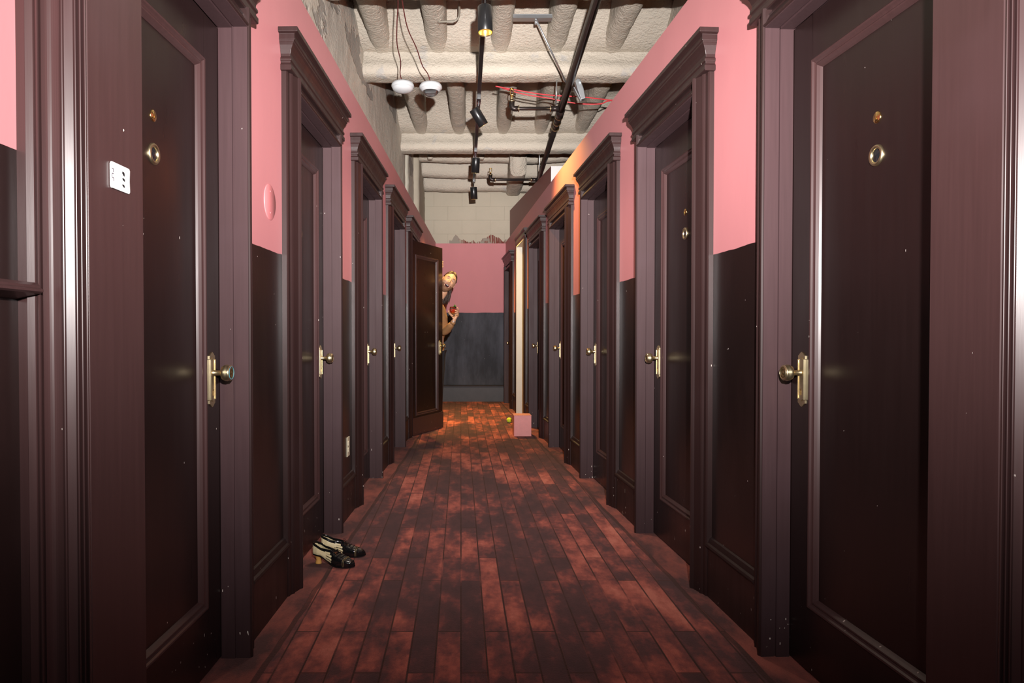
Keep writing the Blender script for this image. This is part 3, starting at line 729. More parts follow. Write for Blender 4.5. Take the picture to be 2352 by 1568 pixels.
# brace: strut plate between joists, diagonal rod, silver clamp
def brace():
    r=empty('pipe_brace',(.5,5.6,3.68)); tag(r,'galvanised brace, a diagonal rod from a strut plate to the sprinkler pipe','pipe brace')
    m=MB(); m.box(-.19,.13,-.035,.035,-.012,.012); m.box(-.19,.13,-.035,-.030,-.012,.02); bevel(m.obj('strut_plate',M['steel'],r),.003,2)
    m=MB(); m.tube([(.0,-.02,-.02),(.31,.36,-.42)],.0075,8); m.obj('rod',M['steel'],r)
    m=MB(); m.tube([(0,0,-.05),(0,0,.02)],.011,8); m.obj('bolt',M['steel'],r)
brace()
def clamp():
    c=Vector((.885,5.80,3.17)); par=bpy.data.objects['pipe_brace']; r=empty('clamp',c-par.location,parent=par)
    M4=Matrix.Rotation(math.radians(-14),4,'Y')
    m=MB()
    for oy in (0,):
        pts=[(-.014,.075),(0,.092),(.014,.080),(.020,.0),(.018,-.085),(-.006,-.088),(-.012,0)]
        m.prism([(a*1.6,b) for a,b in pts], lambda a,b,t:tuple(M4@Vector((a,t,b))),-.03,.03)
    o=m.obj('clamp_body',M['steel'],r); bevel(o,.004,2); o['label']='bright galvanised clamp plate'
    m=MB(); m.prism([(-.046,.03),(-.038,.03),(-.008,-.095),(-.014,-.10)], lambda a,b,t:tuple(M4@Vector((a,t,b))),-.02,.02); m.obj('clamp_wing',M['steel'],r)
    m=MB(); m.lathe([(.010,0),(.010,.012),(.0001,.014)],Matrix.Translation((0,-.034,.055))@Matrix.Rotation(math.pi/2,4,'X'),6,False); m.obj('nut',M['steel'],r)
clamp()
# red cables sagging across behind the second beam
def cable(pts,r,name,mat,label):
    m=MB(); P=[]
    pts=[Vector(p) for p in pts]
    for i in range(len(pts)-1):
        a=pts[max(0,i-1)]; b=pts[i]; c=pts[i+1]; d=pts[min(len(pts)-1,i+2)]
        for k in range(6):
            t=k/6; P.append(.5*((2*b)+(-a+c)*t+(2*a-5*b+4*c-d)*t*t+(-a+3*b-3*c+d)*t**3))
    P.append(pts[-1]); m.tube(P,r,8); o=m.obj(name,mat); 
    if label: tag(o,label,'cable')
    return o
cable([(.20,6.55,3.475),(.40,6.58,3.45),(.62,6.60,3.42),(.80,6.62,3.41),(1.02,6.62,3.40),(1.22,6.64,3.385),(1.40,6.66,3.38),(1.9,6.7,3.42)],.006,'red_cable',M['red_wire'],'upper red cable strung across the ceiling behind the second beam')
cable([(.26,6.60,3.478),(.48,6.64,3.43),(.72,6.66,3.40),(.86,6.66,3.37),(1.04,6.66,3.345),(1.22,6.66,3.345),(1.36,6.68,3.385),(1.9,6.74,3.40)],.006,'red_cable',M['red_wire'],'lower red cable strung across the ceiling, dipping beside the silver clamp')
cable([(-.30,5.62,3.66),(-.20,5.6,3.655),(-.155,5.6,3.66),(-.125,5.58,3.70),(-.13,5.45,3.76),(-.19,5.35,3.80)],.009,'bent_wire',M['grey_metal'],'short bent conduit hooked around a ceiling joist near the wires')
# two hanging detectors
def detector(x,y,z,label,strobe):
    r=empty('hanging_detector',(x,y,z)); r.scale=(1.40,1.40,1.40); tag(r,label,'detector',group='white detectors hanging on wires')
    m=MB(); m.lathe([(.0001,.028),(.045,.028),(.058,.024),(.064,.014),(.065,.004),(.060,-.004),(.0001,-.004)],None,40,caps=False); m.obj('base',M['white_plastic'],r)
    if strobe:
        m=MB(); m.lathe([(.058,-.004),(.052,-.012),(.044,-.017)],None,36,caps=False); m.obj('bezel',M['white_plastic'],r)
        m=MB(); m.lathe([(.047,-.012),(.042,-.025),(.028,-.038),(.010,-.046),(.0001,-.047)],None,32,caps=False); g=m.obj('clear_dome',glass_mat(),r)
        m=MB(); m.box(-.028,.028,-.012,.012,-.024,-.010); m.tube([(-.02,0,-.030),(.02,0,-.030)],.004,8); bevel(m.obj('strobe_tube',M['steel'],r),.002,1)
    else:
        m=MB(); m.lathe([(.060,-.004),(.056,-.014),(.044,-.023),(.022,-.029),(.0001,-.031)],None,36,caps=False); m.obj('cover',M['white_plastic'],r)
    for k in range(5): 
        m=MB(); a=k*1.256+.3; m.box(.03*math.cos(a)-.003,.03*math.cos(a)+.003,.03*math.sin(a)-.003,.03*math.sin(a)+.003,.027,.034); m.obj('terminal',M['steel'],r)
def glass_mat():
    t=NT('clear_glass'); t.b.inputs['Base Color'].default_value=(.95,.95,.95,1); t.b.inputs['Roughness'].default_value=.03
    t.b.inputs['Transmission Weight'].default_value=1; t.b.inputs['IOR'].default_value=1.45; return t.m
detector(-.575,5.50,3.085,'white domed detector hanging on dark red wires, left of the two',False)
detector(-.351,5.50,3.075,'white strobe with clear lens hanging on dark red wires, right of the two',True)
cable([(-.560,4.60,3.47),(-.530,4.75,3.43),(-.555,4.92,3.33),(-.575,5.10,3.26),(-.570,5.30,3.21),(-.590,5.44,3.17),(-.575,5.5,3.12)],.0042,'detector_wire',M['dark_wire'],'dark red wire dropping to the left hanging detector')
cable([(-.515,4.58,3.48),(-.505,4.76,3.435),(-.485,4.95,3.32),(-.435,5.15,3.25),(-.405,5.32,3.19),(-.368,5.44,3.165),(-.350,5.5,3.11)],.0042,'detector_wire',M['dark_wire'],'dark red wire slanting to the right hanging detector')
# ================================================================== small wall fittings
def wall_frame(side,u,o,z):
    sg=side['sg']; O=Vector(side['O']); p=O+Matrix.Rotation(side['rz'],3,'Z')@Vector((sg*o,u,0)); return (p.x,p.y,z)
# ivory duplex outlet
r=empty('wall_outlet',wall_frame(LEFT,4.19,0,.417),LEFT['rz']); tag(r,'ivory duplex power outlet low on the brown left wall','outlet')
m=MB(); m.box(0,.005,-.036,.036,-.060,.060); bevel(m.obj('cover_plate',M['ivory'],r),.003,2)
for zz in (-.020,.020):
    m=MB(); m.prism([(-.014,-.010),(-.010,-.0145),(.010,-.0145),(.014,-.010),(.014,.010),(.010,.0145),(-.010,.0145),(-.014,.010)],lambda a,b,t:(t,a,zz+b),.004,.0075)
    m.cur=1; m.box(.007,.0078,-.007,-.005,zz-.002,zz+.006); m.box(.007,.0078,.005,.007,zz-.002,zz+.006); m.box(.007,.0078,-.0015,.0015,zz-.009,zz-.005)
    m.obj('socket',[M['ivory'],M['ink']],r)
# round pink blank plate
r=empty('round_cover_plate',wall_frame(LEFT,2.70,0,1.625),LEFT['rz']); tag(r,'round blank cover plate painted pink on the left wall between two doors','cover plate')
m=MB(); m.lathe([(.070,0),(.070,.0015),(.068,.003),(.0001,.0032)],Matrix.Rotation(math.pi/2,4,'Y'),48,caps=False); m.obj('plate_disc',M['pink_plain'],r)
for zz in (-.042,.042):
    m=MB(); m.lathe([(.004,.0),(.004,.004),(.0001,.0048)],Matrix.Translation((0,.0,zz))@Matrix.Rotation(math.pi/2,4,'Y'),12,caps=False); m.obj('screw',M['pink_plain'],r)
# white plate with printed marks on the wide left trim
r=empty('white_marked_plate',wall_frame(LEFT,1.414,.0995,1.424),LEFT['rz']); tag(r,'small white plate with black marks on the wide brown left trim','sign plate')
m=MB(); m.prism([(-.036,-.022),(-.033,-.0265),(.033,-.0265),(.036,-.022),(.0345,.0),(.036,.022),(.033,.0265),(-.033,.0265),(-.036,.022)],lambda a,b,t:(t,a,b),0,.004); bevel(m.obj('plate',M['white_card'],r),.001,2)
for (a,b,w_,h_,sl) in ((.009,.0105,.0095,.0080,.003),(.0095,-.0015,.0095,.0055,.002),(.009,-.0145,.0090,.0055,.002)):
    m=MB(); m.prism([(a-w_/2,b+h_/2),(a-w_/2,b),(a,b-h_/2),(a+w_/2,b-h_/2-sl*.3),(a+w_/2,b+sl*.2),(a+w_/4,b+h_/2)],lambda q1,q2,t:(t,q1,q2),.0040,.0044); m.obj('black_mark',M['ink'],r)
for (a,b,w_,h_) in ((-.0315,.012,.006,.0018),(-.029,.0085,.002,.007),(-.0315,.002,.006,.0018),(-.034,-.002,.0018,.006),(-.031,-.0060,.006,.0018),(-.0285,-.0095,.002,.006)):
    m=MB(); m.box(.0040,.0044,a-w_/2,a+w_/2,b-h_/2,b+h_/2); m.obj('grey_mark',M['ink_grey'],r)
# ================================================================== pink box and ball
r=empty('pink_box',(.522,7.53,0)); r.rotation_euler=(0,0,.03); tag(r,'small pink painted wooden box on the carpet before the cream doorway','box')
m=MB(); m.box(-.095,.095,-.10,.10,0,.225); bevel(m.obj('box_body',M['pink_box'],r),.003,2)
m=MB(); m.box(-.0965,.0965,-.1015,.1015,.2195,.2285); bevel(m.obj('top_board',M['pink_box'],r),.002,1)
r=empty('tennis_ball',(.437,8.60,.0325)); tag(r,'bright yellow green ball on the carpet left of the pink box','ball')
m=MB(); m.ball((0,0,0),.0325,nu=28,nv=18); m.obj('felt',M['yellow'],r)
m=MB(); P=[]
for k in range(61):
    a=2*math.pi*k/60; v=Vector((math.cos(a)+.45*math.cos(3*a),math.sin(a)-.45*math.sin(3*a),1.35*math.sin(2*a))).normalized()*.0322; P.append(v)
m.tube(P,.0012,6,caps=False); m.obj('seam',M['ballseam'],r)
#@@SHOES
M['patent']=simple('black_patent_leather',(.008,.008,.009),.08,var=.05)
M['cream_leather']=simple('cream_leather',(.88,.74,.44),.42,var=.1,nscale=40)
M['heel_tan']=simple('tan_lacquered_heel',(.80,.42,.12),.25,var=.15)
M['gold_seam']=simple('gold_stitching',(.55,.42,.2),.4,.4)
M['insole']=simple('dark_insole',(.05,.03,.02),.7)
def lerp_tab(tab,x):
    for (a,va),(b,vb) in zip(tab,tab[1:]):
        if x<=b:
            f=(x-a)/(b-a); f=f*f*(3-2*f)*.5+f*.5
            return va+(vb-va)*f
    return tab[-1][1]
SL_=.222
bot=[(0,.050),(.22,.047),(.42,.024),(.62,.006),(.85,.005),(1,.010)]
topz=[(0,.102),(.10,.094),(.25,.079),(.42,.074),(.50,.071),(.62,.054),(.80,.040),(.93,.031),(.98,.022),(1,.014)]
wid=[(0,.010),(.02,.018),(.05,.023),(.15,.028),(.35,.026),(.62,.036),(.76,.034),(.87,.028),(.94,.020),(.98,.012),(1,.003)]
opn=[(0,.010),(.05,.017),(.15,.021),(.30,.019),(.46,.012),(.52,.0),(1,0)]
def make_shoe(name,loc,rz,label,mirror):
    r=empty(name,loc,rz); tag(r,label,'shoe',group='pair of two-tone heeled shoes')
    ns,nk=120,44; m=MB()
    def P(i,k,side):
        s_=i/ns; f=k/nk
        b=lerp_tab(bot,s_); t=lerp_tab(topz,s_); w_=lerp_tab(wid,s_); o=lerp_tab(opn,s_)
        # side profile bulges out then leans in to the opening
        y=(w_*math.sqrt(max(0,1-(max(0,f-.28)/.72)**2.2)) if o<=0 else w_+(o-w_)*max(0,(f-.25)/.75)**1.6)
        if f<.28: y*= .90+.10*math.sin(f/.28*math.pi/2)
        z=b+(t-b)*(f if o>0 else math.sin(f*math.pi/2)**1.0)
        return Vector((s_*SL_-.02*(1-s_)*0, side*y, z))
    for side in (-1,1):
        vs=[P(i,k,side) for i in range(ns+1) for k in range(nk+1)]
        base=len(m.v); m.v+= [tuple(v) for v in vs]
        for i in range(ns):
            for k in range(nk):
                a=base+i*(nk+1)+k; s_=(i+.5)/ns; f=(k+.5)/nk
                lx=s_*SL_; lz=f*.052; cream = s_<.40 and f<.82-.25*s_
                if s_>.33: cream=False
                for c0,ln in ((.10,.200),(.33,.215),(.56,.195),(.73,.15)):     # scalloped straps reaching forward
                    ex=.33*SL_+ln*SL_*.9-.005; dx_=max(0,lx-ex); dz_=lz-c0*.052
                    if .33<=s_ and dx_*dx_+dz_*dz_<.0042**2: cream=True
                if .33<=s_<.365 and f<.73: cream=True
                m.f.append([a,a+1,a+nk+2,a+nk+1]); m.m.append(1 if cream else 0); m.sm.append(True)
    up=m.obj('upper',[M['patent'],M['cream_leather']],r); md=up.modifiers.new('solid','SOLIDIFY'); md.thickness=.0022; md.offset=-1
    # sole
    m=MB(); vs=[];fs=[]
    for i in range(41):
        s_=i/40; b=lerp_tab(bot,s_); w_=lerp_tab(wid,s_)+.0018; x=s_*(SL_+.002)-.001
        vs+=[(x,-w_*.93,b+.001),(x,w_*.93,b+.001),(x,w_*.93,b-.0045),(x,-w_*.93,b-.0045)]
    for i in range(40):
        for k in range(4): fs.append((i*4+k,i*4+(k+1)%4,i*4+4+(k+1)%4,i*4+4+k))
    fs+= [(0,1,2,3),(160,161,162,163)]
    m.add(vs,fs,False); m.obj('sole',M['patent'],r)
    m=MB(); vs=[];fs=[]
    for i in range(41):
        s_=i/40*.9+.03; b=lerp_tab(bot,s_)+.003; w_=lerp_tab(wid,s_)*.85; x=s_*SL_
        vs+=[(x,-w_,b),(x,w_,b)]
    for i in range(40): fs.append((i*2,i*2+1,i*2+3,i*2+2))
    m.add(vs,fs,True); m.obj('insole',M['insole'],r)
    # curved heel
    m=MB(); vs=[];fs=[]; n=18; L_=[(0,.0165,.015,.026),(.005,.0155,.014,.026),(.018,.0120,.0110,.027),(.030,.0135,.013,.024),(.040,.019,.018,.024),(.0475,.025,.0235,.025)]
    for z,rx,ry,cx in L_:
        for k in range(n):
            a=2*math.pi*k/n; vs.append((cx+rx*math.cos(a),ry*math.sin(a),z))
    for i in range(len(L_)-1):
        for k in range(n): fs.append((i*n+k,i*n+(k+1)%n,(i+1)*n+(k+1)%n,(i+1)*n+k))
    fs.append(tuple(range(n))); fs.append(tuple((len(L_)-1)*n+k for k in range(n))); m.add(vs,fs,True); m.obj('heel',M['heel_tan'],r)
    m=MB(); rim=[P(i,nk,-1)+Vector((0,0,.0008)) for i in range(0,62,2)]; m.tube(rim,.0017,6); rim2=[P(i,nk,1)+Vector((0,0,.0008)) for i in range(0,62,2)]
    m.tube(rim2[::-1]+rim[:1],.0017,6); m.obj('collar_binding',M['patent'],r)
    for s0 in (.79,.81):
        i=int(s0*ns); m=MB(); m.tube([P(i,k,-1)*1.0+Vector((0,-.0006,.0006)) for k in range(0,nk+1)]+[P(i,k,1)+Vector((0,.0006,.0006)) for k in range(nk,-1,-1)],.0007,5); m.obj('toe_seam',M['gold_seam'],r)
    for i in (62,70,78,86):
        m=MB(); m.tube([P(i,int(nk*.72),-1)+Vector((0,-.001,.001)),P(i,nk-8,-1)+Vector((0,0,.0028)),P(i,nk,1)+Vector((.001,0,.0032)),P(i+1,nk-8,1)+Vector((0,0,.0028)),P(i+1,int(nk*.72),1)+Vector((0,.001,.001))],.0013,6); m.obj('lace',M['patent'],r)
    m=MB()
    for sg_ in (-1,1):
        m.tube([Vector((.117,0,.075)),Vector((.108,sg_*.010,.081)),Vector((.114,sg_*.020,.077)),Vector((.124,sg_*.017,.071)),Vector((.126,sg_*.008,.070)),Vector((.118,0,.074))],.0012,6)
    m.obj('bow',M['patent'],r)
make_shoe('heeled_shoe',(-.778,3.290,.0005),math.radians(-19),'nearer black and cream heeled lace-up shoe, toe pointing to the corridor middle',False)
make_shoe('heeled_shoe',(-.765,3.400,.0005),math.radians(-3),'farther black and cream heeled lace-up shoe, half hidden behind its mate',True)
#@@PERSON
def skinmat(name,col,rough=.45):
    t=NT(name); p=t.pos(); n=t.noise(p,60,3)
    t.L.new(t.mix(n,tuple(c*.9 for c in col)+(1,),tuple(min(1,c*1.08) for c in col)+(1,)),t.b.inputs['Base Color'])
    t.b.inputs['Roughness'].default_value=rough; t.b.inputs['Subsurface Weight'].default_value=.08; t.b.inputs['Subsurface Radius'].default_value=(.01,.004,.002)
    return t.m
M['skin']=skinmat('skin',(.64,.36,.225))
M['stubble']=skinmat('bearded_skin',(.27,.135,.075),.7)
M['lip']=skinmat('lips',(.45,.13,.11))
M['mouth']=simple('mouth_inside',(.03,.006,.006),.5)
M['teeth']=simple('teeth',(.85,.80,.70),.3)
M['hair']=simple('brown_hair',(.028,.011,.005),.5,var=.5,nscale=90)
M['eye']=simple('eye_white',(.75,.72,.68),.2); M['iris']=simple('iris',(.03,.018,.01),.15)
def knit():
    t=NT('tan_knit'); p=t.pos(); wv=t.n('ShaderNodeTexWave'); t.L.new(p,wv.inputs['Vector']); wv.inputs['Scale'].default_value=70; wv.inputs['Distortion'].default_value=1.5
    t.L.new(t.mix(t.noise(p,12,3),(.26,.125,.048,1),(.38,.19,.075,1)),t.b.inputs['Base Color']); t.b.inputs['Roughness'].default_value=.9
    t.bump(t.math('ADD',wv.outputs['Fac'],t.noise(p,25,3)),.35,.003); return t.m
M['knit']=knit()
M['trouser']=simple('dark_trousers',(.02,.02,.024),.85)
M['boot']=simple('dark_leather_boot',(.02,.013,.01),.35)
def skin_mesh(V,E,root,sub=2):
    """V: name -> (pos, rx, ry)"""
    names=list(V); idx={n:i for i,n in enumerate(names)}
    me=bpy.data.meshes.new('tmp'); me.from_pydata([V[n][0] for n in names],[(idx[a],idx[b]) for a,b in E],[])
    o=bpy.data.objects.new('tmp',me); C.objects.link(o)
    md=o.modifiers.new('skin','SKIN'); md.use_smooth_shade=True
    sv=me.skin_vertices[0].data
    for n in names:
        d=sv[idx[n]]; d.radius=(V[n][1],V[n][2] if len(V[n])>2 else V[n][1]); d.use_root=(n==root)
    if sub: o.modifiers.new('s','SUBSURF').levels=sub; o.modifiers['s'].render_levels=sub
    bpy.context.view_layer.update(); dg=bpy.context.evaluated_depsgraph_get()
    out=bpy.data.meshes.new_from_object(o.evaluated_get(dg)); bpy.data.objects.remove(o); return out
def person():
    root=empty('person',(-.53,8.50,0)); R0=Vector(root.location)
    tag(root,'person in a tan jumper leaning out from behind the open door, laughing, holding a drink','person')
    V={'pel':((-.52,8.50,.95),.135,.10),'hipR':((-.445,8.50,.88),.085),'kneeR':((-.45,8.46,.49),.058),'ankR':((-.46,8.53,.09),.038),'toeR':((-.45,8.40,.035),.032,.03),
       'hipL':((-.575,8.52,.88),.085),'kneeL':((-.575,8.49,.49),.058),'ankL':((-.58,8.56,.09),.038),'toeL':((-.575,8.43,.035),.032,.03),
       'sp':((-.51,8.48,1.12),.13,.10),'ch':((-.485,8.43,1.32),.14,.11),'nb':((-.455,8.38,1.49),.062,.058),'nk':((-.405,8.315,1.575),.052),'hb':((-.355,8.26,1.66),.052),
       'shR':((-.395,8.335,1.43),.052),'elR':((-.368,8.235,1.125),.040),'wrR':((-.250,8.088,1.262),.026,.022),'paR':((-.232,8.085,1.305),.026,.016),
       'shL':((-.585,8.45,1.45),.052),'elL':((-.60,8.36,1.70),.040),'wrL':((-.52,8.235,1.875),.025),'paL':((-.475,8.19,1.915),.028,.017)}
    E=[('pel','hipR'),('hipR','kneeR'),('kneeR','ankR'),('ankR','toeR'),('pel','hipL'),('hipL','kneeL'),('kneeL','ankL'),('ankL','toeL'),('pel','sp'),('sp','ch'),('ch','nb'),('nb','nk'),('nk','hb'),
       ('ch','shR'),('shR','elR'),('elR','wrR'),('wrR','paR'),('ch','shL'),('shL','elL'),('elL','wrL'),('wrL','paL')]
    core=skin_mesh(V,E,'pel')
    bm=bmesh.new(); bm.from_mesh(core)
    # fingers of the hand that holds the glass
    def chain(pts,rs,nm='f'):
        VV={'%s%d'%(nm,i):(p_,r_) for i,(p_,r_) in enumerate(zip(pts,rs))}; ks=list(VV)
        me=skin_mesh(VV,list(zip(ks,ks[1:])),ks[0],2); bm.from_mesh(me)
    gx,gy=-.252,8.030
    for i,(z0,z1,z2,z3,k) in enumerate(((1.352,1.385,1.405,1.428,.9),(1.343,1.366,1.380,1.392,1.05),(1.333,1.350,1.360,1.368,1.0),(1.322,1.333,1.340,1.345,.86))):
        if i==0: pts=[(-.228,8.088,1.33),(-.205,8.080,z0),(-.188,8.048,z1),(-.190,8.010,z2),(-.206,7.985,z3)]
        else: pts=[(-.230,8.088,1.315),(-.205,8.082,z0),(-.190,8.048,z1),(-.198,8.000,z2),(-.232,7.980,z3)]
        chain(pts,[.012,.0105,.0098,.0088,.0075])
    chain([(-.245,8.088,1.300),(-.272,8.085,1.335),(-.302,8.062,1.365),(-.306,8.022,1.385)],[.013,.0125,.011,.0085],'t')
    # fingers curled round the door edge
    for i,zz in enumerate((1.975,1.955,1.934,1.914)):
        chain([(-.478,8.190,1.915+(zz-1.94)*.5),(-.440,8.182,zz),(-.398,8.172,zz+.003),(-.377,8.140,zz+.002),(-.383,8.112,zz-.004)],[.012,.0100,.0095,.0090,.0072],'g')
    chain([(-.475,8.19,1.905),(-.468,8.170,1.885),(-.455,8.158,1.868)],[.012,.011,.009],'h')
    # the palms
    chain([(-.240,8.088,1.285),(-.224,8.088,1.315),(-.212,8.086,1.340)],[.021,.022,.017],'p')
    chain([(-.490,8.205,1.90),(-.462,8.190,1.930),(-.452,8.186,1.945)],[.020,.024,.020],'q')
    for f in bm.faces: f.material_index=0; f.smooth=True
    # head
    HM=Matrix.Translation((-.312,8.215,1.742))@Matrix.Rotation(math.radians(31),4,'Y')@Matrix.Rotation(math.radians(8),4,'Z')@Matrix.Rotation(math.radians(-9),4,'X')@Matrix.Scale(1.10,4)
    g=lambda x,z,cx,cz,sx,sz: math.exp(-((x-cx)/sx)**2-((z-cz)/sz)**2)
    nu,nv=168,140; vs=[]
    def shape(d):
        x,y,z=.075*d.x,.096*d.y,.118*d.z
        if z<0: 
            k=(-z/.118); x*=1-.26*k**1.4; y*=1-.10*k if y<0 else 1-.35*k
        if y<.02:
            fr=min(1,max(0,(.02-y)/.06)); off=0
            off+=.021*g(x,z,0,-.020,.0105,.013)+.013*g(x,z,0,.000,.008,.020)+.006*(g(x,z,-.010,-.026,.006,.007)+g(x,z,.010,-.026,.006,.007))
            off+=.0055*(g(x,z,-.03,.033,.020,.008)+g(x,z,.03,.033,.020,.008))
            off-=.0105*(g(x,z,-.030,.014,.015,.011)+g(x,z,.030,.014,.015,.011))
            off+=.008*(g(x,z,-.042,-.020,.016,.014)+g(x,z,.042,-.020,.016,.014))
            off-=.024*g(x,z-14*x*x,0,-.060,.021,.0115)
            off+=.005*(g(x,z-14*x*x,0,-.044,.026,.004)+g(x,z-10*x*x,0,-.077,.020,.005))
            off+=.009*g(x,z,0,-.094,.022,.014)
            y-=off*fr
        return Vector((x,y,z))
    for j in range(nv+1):
        t_=math.pi*j/nv
        for i in range(nu):
            a=2*math.pi*i/nu; vs.append(shape(Vector((math.sin(t_)*math.cos(a),math.sin(t_)*math.sin(a),math.cos(t_)))))
    bv=[bm.verts.new(HM@v) for v in vs]
    for j in range(nv):
        for i in range(nu):
            q_=[j*nu+i,(j+1)*nu+i,(j+1)*nu+(i+1)%nu,j*nu+(i+1)%nu]
            if j==0: q_=[q_[0],q_[1],q_[2]]
            if j==nv-1: q_=[q_[0],q_[1],q_[3]]
            try: f=bm.faces.new([bv[k] for k in q_])
            except ValueError: continue
            f.smooth=True; c=sum((vs[k] for k in q_),Vector())/len(q_); mi=0
            if c.y<0:
                e=(c.x/.024)**2+((c.z-12*c.x*c.x+.060)/.0125)**2
                if e<1: mi=3
                elif e<1.45: mi=2
                elif c.z<-.068 or (c.z<-.045 and abs(c.x)>.032) or (-.041<c.z-8*c.x*c.x<-.036 and abs(c.x)<.026): mi=1
            elif c.z<-.05 and c.y<.03: mi=1
            f.material_index=mi
    # ears
    for sx in (-1,1):
        n0=len(bm.verts); ret=bmesh.ops.create_uvsphere(bm,u_segments=14,v_segments=10,radius=1)
        for v in ret['verts']:
            c=v.co.copy(); c=Vector((sx*(.074+.006*c.x+.004*abs(c.z)),.012+.017*c.y,-.002+.030*c.z)); v.co=HM@c
        for v in ret['verts']:
            for f in v.link_faces: f.smooth=True; f.material_index=0
    bmesh.ops.translate(bm,verts=bm.verts,vec=-R0)
    bmesh.ops.recalc_face_normals(bm,faces=bm.faces)
    me=bpy.data.meshes.new('body'); bm.to_mesh(me); bm.free()
    for k in ('skin','stubble','lip','mouth'): me.materials.append(M[k])
    body=link(bpy.data.objects.new('body',me),root)
    W=lambda v:(HM@Vector(v))-R0
    # teeth, eyes, brows
    m=MB(); P=[]
    for z0,z1 in ((-.0500,-.0565),):
        vv=[]; 
        for k in range(9):
            a=-1+2*k/8; x=.016*a; yb=-.083+.010*a*a
            vv+=[W((x,yb,z0+.0035*a*a)),W((x,yb,z1+.005*a*a))]
        m.add(vv,[(2*k,2*k+1,2*k+3,2*k+2) for k in range(8)],True)
    m.obj('teeth',M['teeth'],root).modifiers.new('s','SOLIDIFY').thickness=.002
    for sx in (-1,1):
        m=MB(); c=shape(Vector((sx*.40,-.90,.12)).normalized()); cc=Vector((sx*.030,-.0745,.014)); m.ball(W(cc),.0125,nu=20,nv=14); e=m.obj('eye',M['eye'],root)
        m=MB(); m.ball(W(cc+Vector((0,-.0085,0))),.0055,nu=16,nv=10); m.obj('iris',M['iris'],e)
        for zz,th in ((.0052,.0036),(-.0050,.0032)):
            m=MB(); m.tube([W((sx*.030+.0135*u,-.0845+.006*u*u,.014+zz*(1-.55*u*u))) for u in (-1,-.6,-.2,.2,.6,1)],th,8); m.obj('eyelid',M['skin'],root)
        m=MB(); m.tube([W((sx*(.012+.034*u),-.092+.014*u*u,.033+.005*math.sin(u*2.6))) for u in (0,.25,.5,.75,1)],[.002,.0032,.0034,.0028,.0012],8); m.obj('eyebrow',M['hair'],root)
    # hair cap, swept back, and the long lengths falling behind the shoulder
    m=MB(); vs2=[]; keep=[]
    for j in range(nv+1):
        t_=math.pi*j/nv
        for i in range(nu):
            a=2*math.pi*i/nu; d=Vector((math.sin(t_)*math.cos(a),math.sin(t_)*math.sin(a),math.cos(t_))); c=shape(d)
            w_=.0022*math.sin(a*41+j*.25); vs2.append(W(Vector((c.x*1.075,c.y*1.06+.004,c.z*1.06+.001))+d*w_)); keep.append(c)
    for j in range(nv):
        for i in range(nu):
            q_=[j*nu+i,(j+1)*nu+i,(j+1)*nu+(i+1)%nu,j*nu+(i+1)%nu]; c=sum((keep[k] for k in q_),Vector())/4
            if (c.y<-.01 and c.z>.088-.42*abs(c.x)+9*max(0,.03-abs(abs(c.x)-.03))*0 and not (c.z<.055)) or (c.y>=-.03 and c.z>.030) or (c.y>.020 and c.z>-.085):
                m.f.append(q_); m.m.append(0); m.sm.append(True)
    m.v=[tuple(v) for v in vs2]
    h=m.obj('hair',M['hair'],root); h.modifiers.new('s','SOLIDIFY').thickness=.006
    rnd=random.Random(4)
    m=MB()
    for k in range(110):
        u=rnd.uniform(-1,1); a0=HM@Vector((.055*u+.015,.055+.03*rnd.random(),-.03-.03*rnd.random()))
        x1=-.415+.095*rnd.random()+.012*u; e=Vector((x1,8.29+.05*rnd.random(),1.475+.07*rnd.random()))
        mid=(a0+e)/2+Vector((.014+.01*rnd.random(),.01,-.005))
        pts=[]; 
        for q5 in range(8):
            u5=q5/7; pts.append((a0*(1-u5)**2+2*mid*u5*(1-u5)+e*u5*u5)-R0+Vector((.004*math.sin(u5*7+k),0,-.01*u5)))
        m.tube(pts,[.0055,.006,.006,.0055,.005,.004,.0028,.001],6)
    for k in range(2): pass
    hl=m.obj('long_hair',M['hair'],root); hl['kind']='stuff'
    # beard on the chin
    m=MB()
    vs3=[];kp=[]
    for j in range(nv+1):
        t_=math.pi*j/nv
        for i in range(nu):
            a=2*math.pi*i/nu; d=Vector((math.sin(t_)*math.cos(a),math.sin(t_)*math.sin(a),math.cos(t_))); c=shape(d); kp.append(c); vs3.append(W(c+d*(.0035+.0018*math.sin(i*9.1+j*5.3))))
    for j in range(nv):
        for i in range(nu):
            q_=[j*nu+i,(j+1)*nu+i,(j+1)*nu+(i+1)%nu,j*nu+(i+1)%nu]; c=sum((kp[k] for k in q_),Vector())/4
            if c.y<.02 and (c.z<-.079 or (c.z<-.050 and abs(c.x)>.040)) : m.f.append(q_); m.m.append(0); m.sm.append(True)
    m.v=[tuple(v) for v in vs3]; m.obj('beard',M['stubble'],root)
    # jumper
    J={k:(v[0],v[1]*1.10+.010,(v[2] if len(v)>2 else v[1])*1.10+.010) for k,v in V.items() if k in('pel','sp','ch','shR','elR','shL','elL')}
    J['nb']=((-.462,8.385,1.475),.070,.066)
    J['cuR']=((-.262,8.103,1.245),.036,.033); J['cuL']=((-.545,8.262,1.845),.036,.033)
    J['fo']=((-.300,8.15,1.20),.046,.044)
    me=skin_mesh(J,[('pel','sp'),('sp','ch'),('ch','nb'),('ch','shR'),('shR','elR'),('elR','fo'),('fo','cuR'),('ch','shL'),('shL','elL'),('elL','cuL')],'pel')
    for v in me.vertices:
        p_=Vector(v.co); v.co=p_-R0+Vector((noise.noise(p_*22),noise.noise(p_*22+Vector((4,4,4))),noise.noise(p_*22+Vector((8,1,3)))))*.009
    me.name='jumper'; me.materials.append(M['knit']); link(bpy.data.objects.new('jumper',me),root)
    m=MB(); 
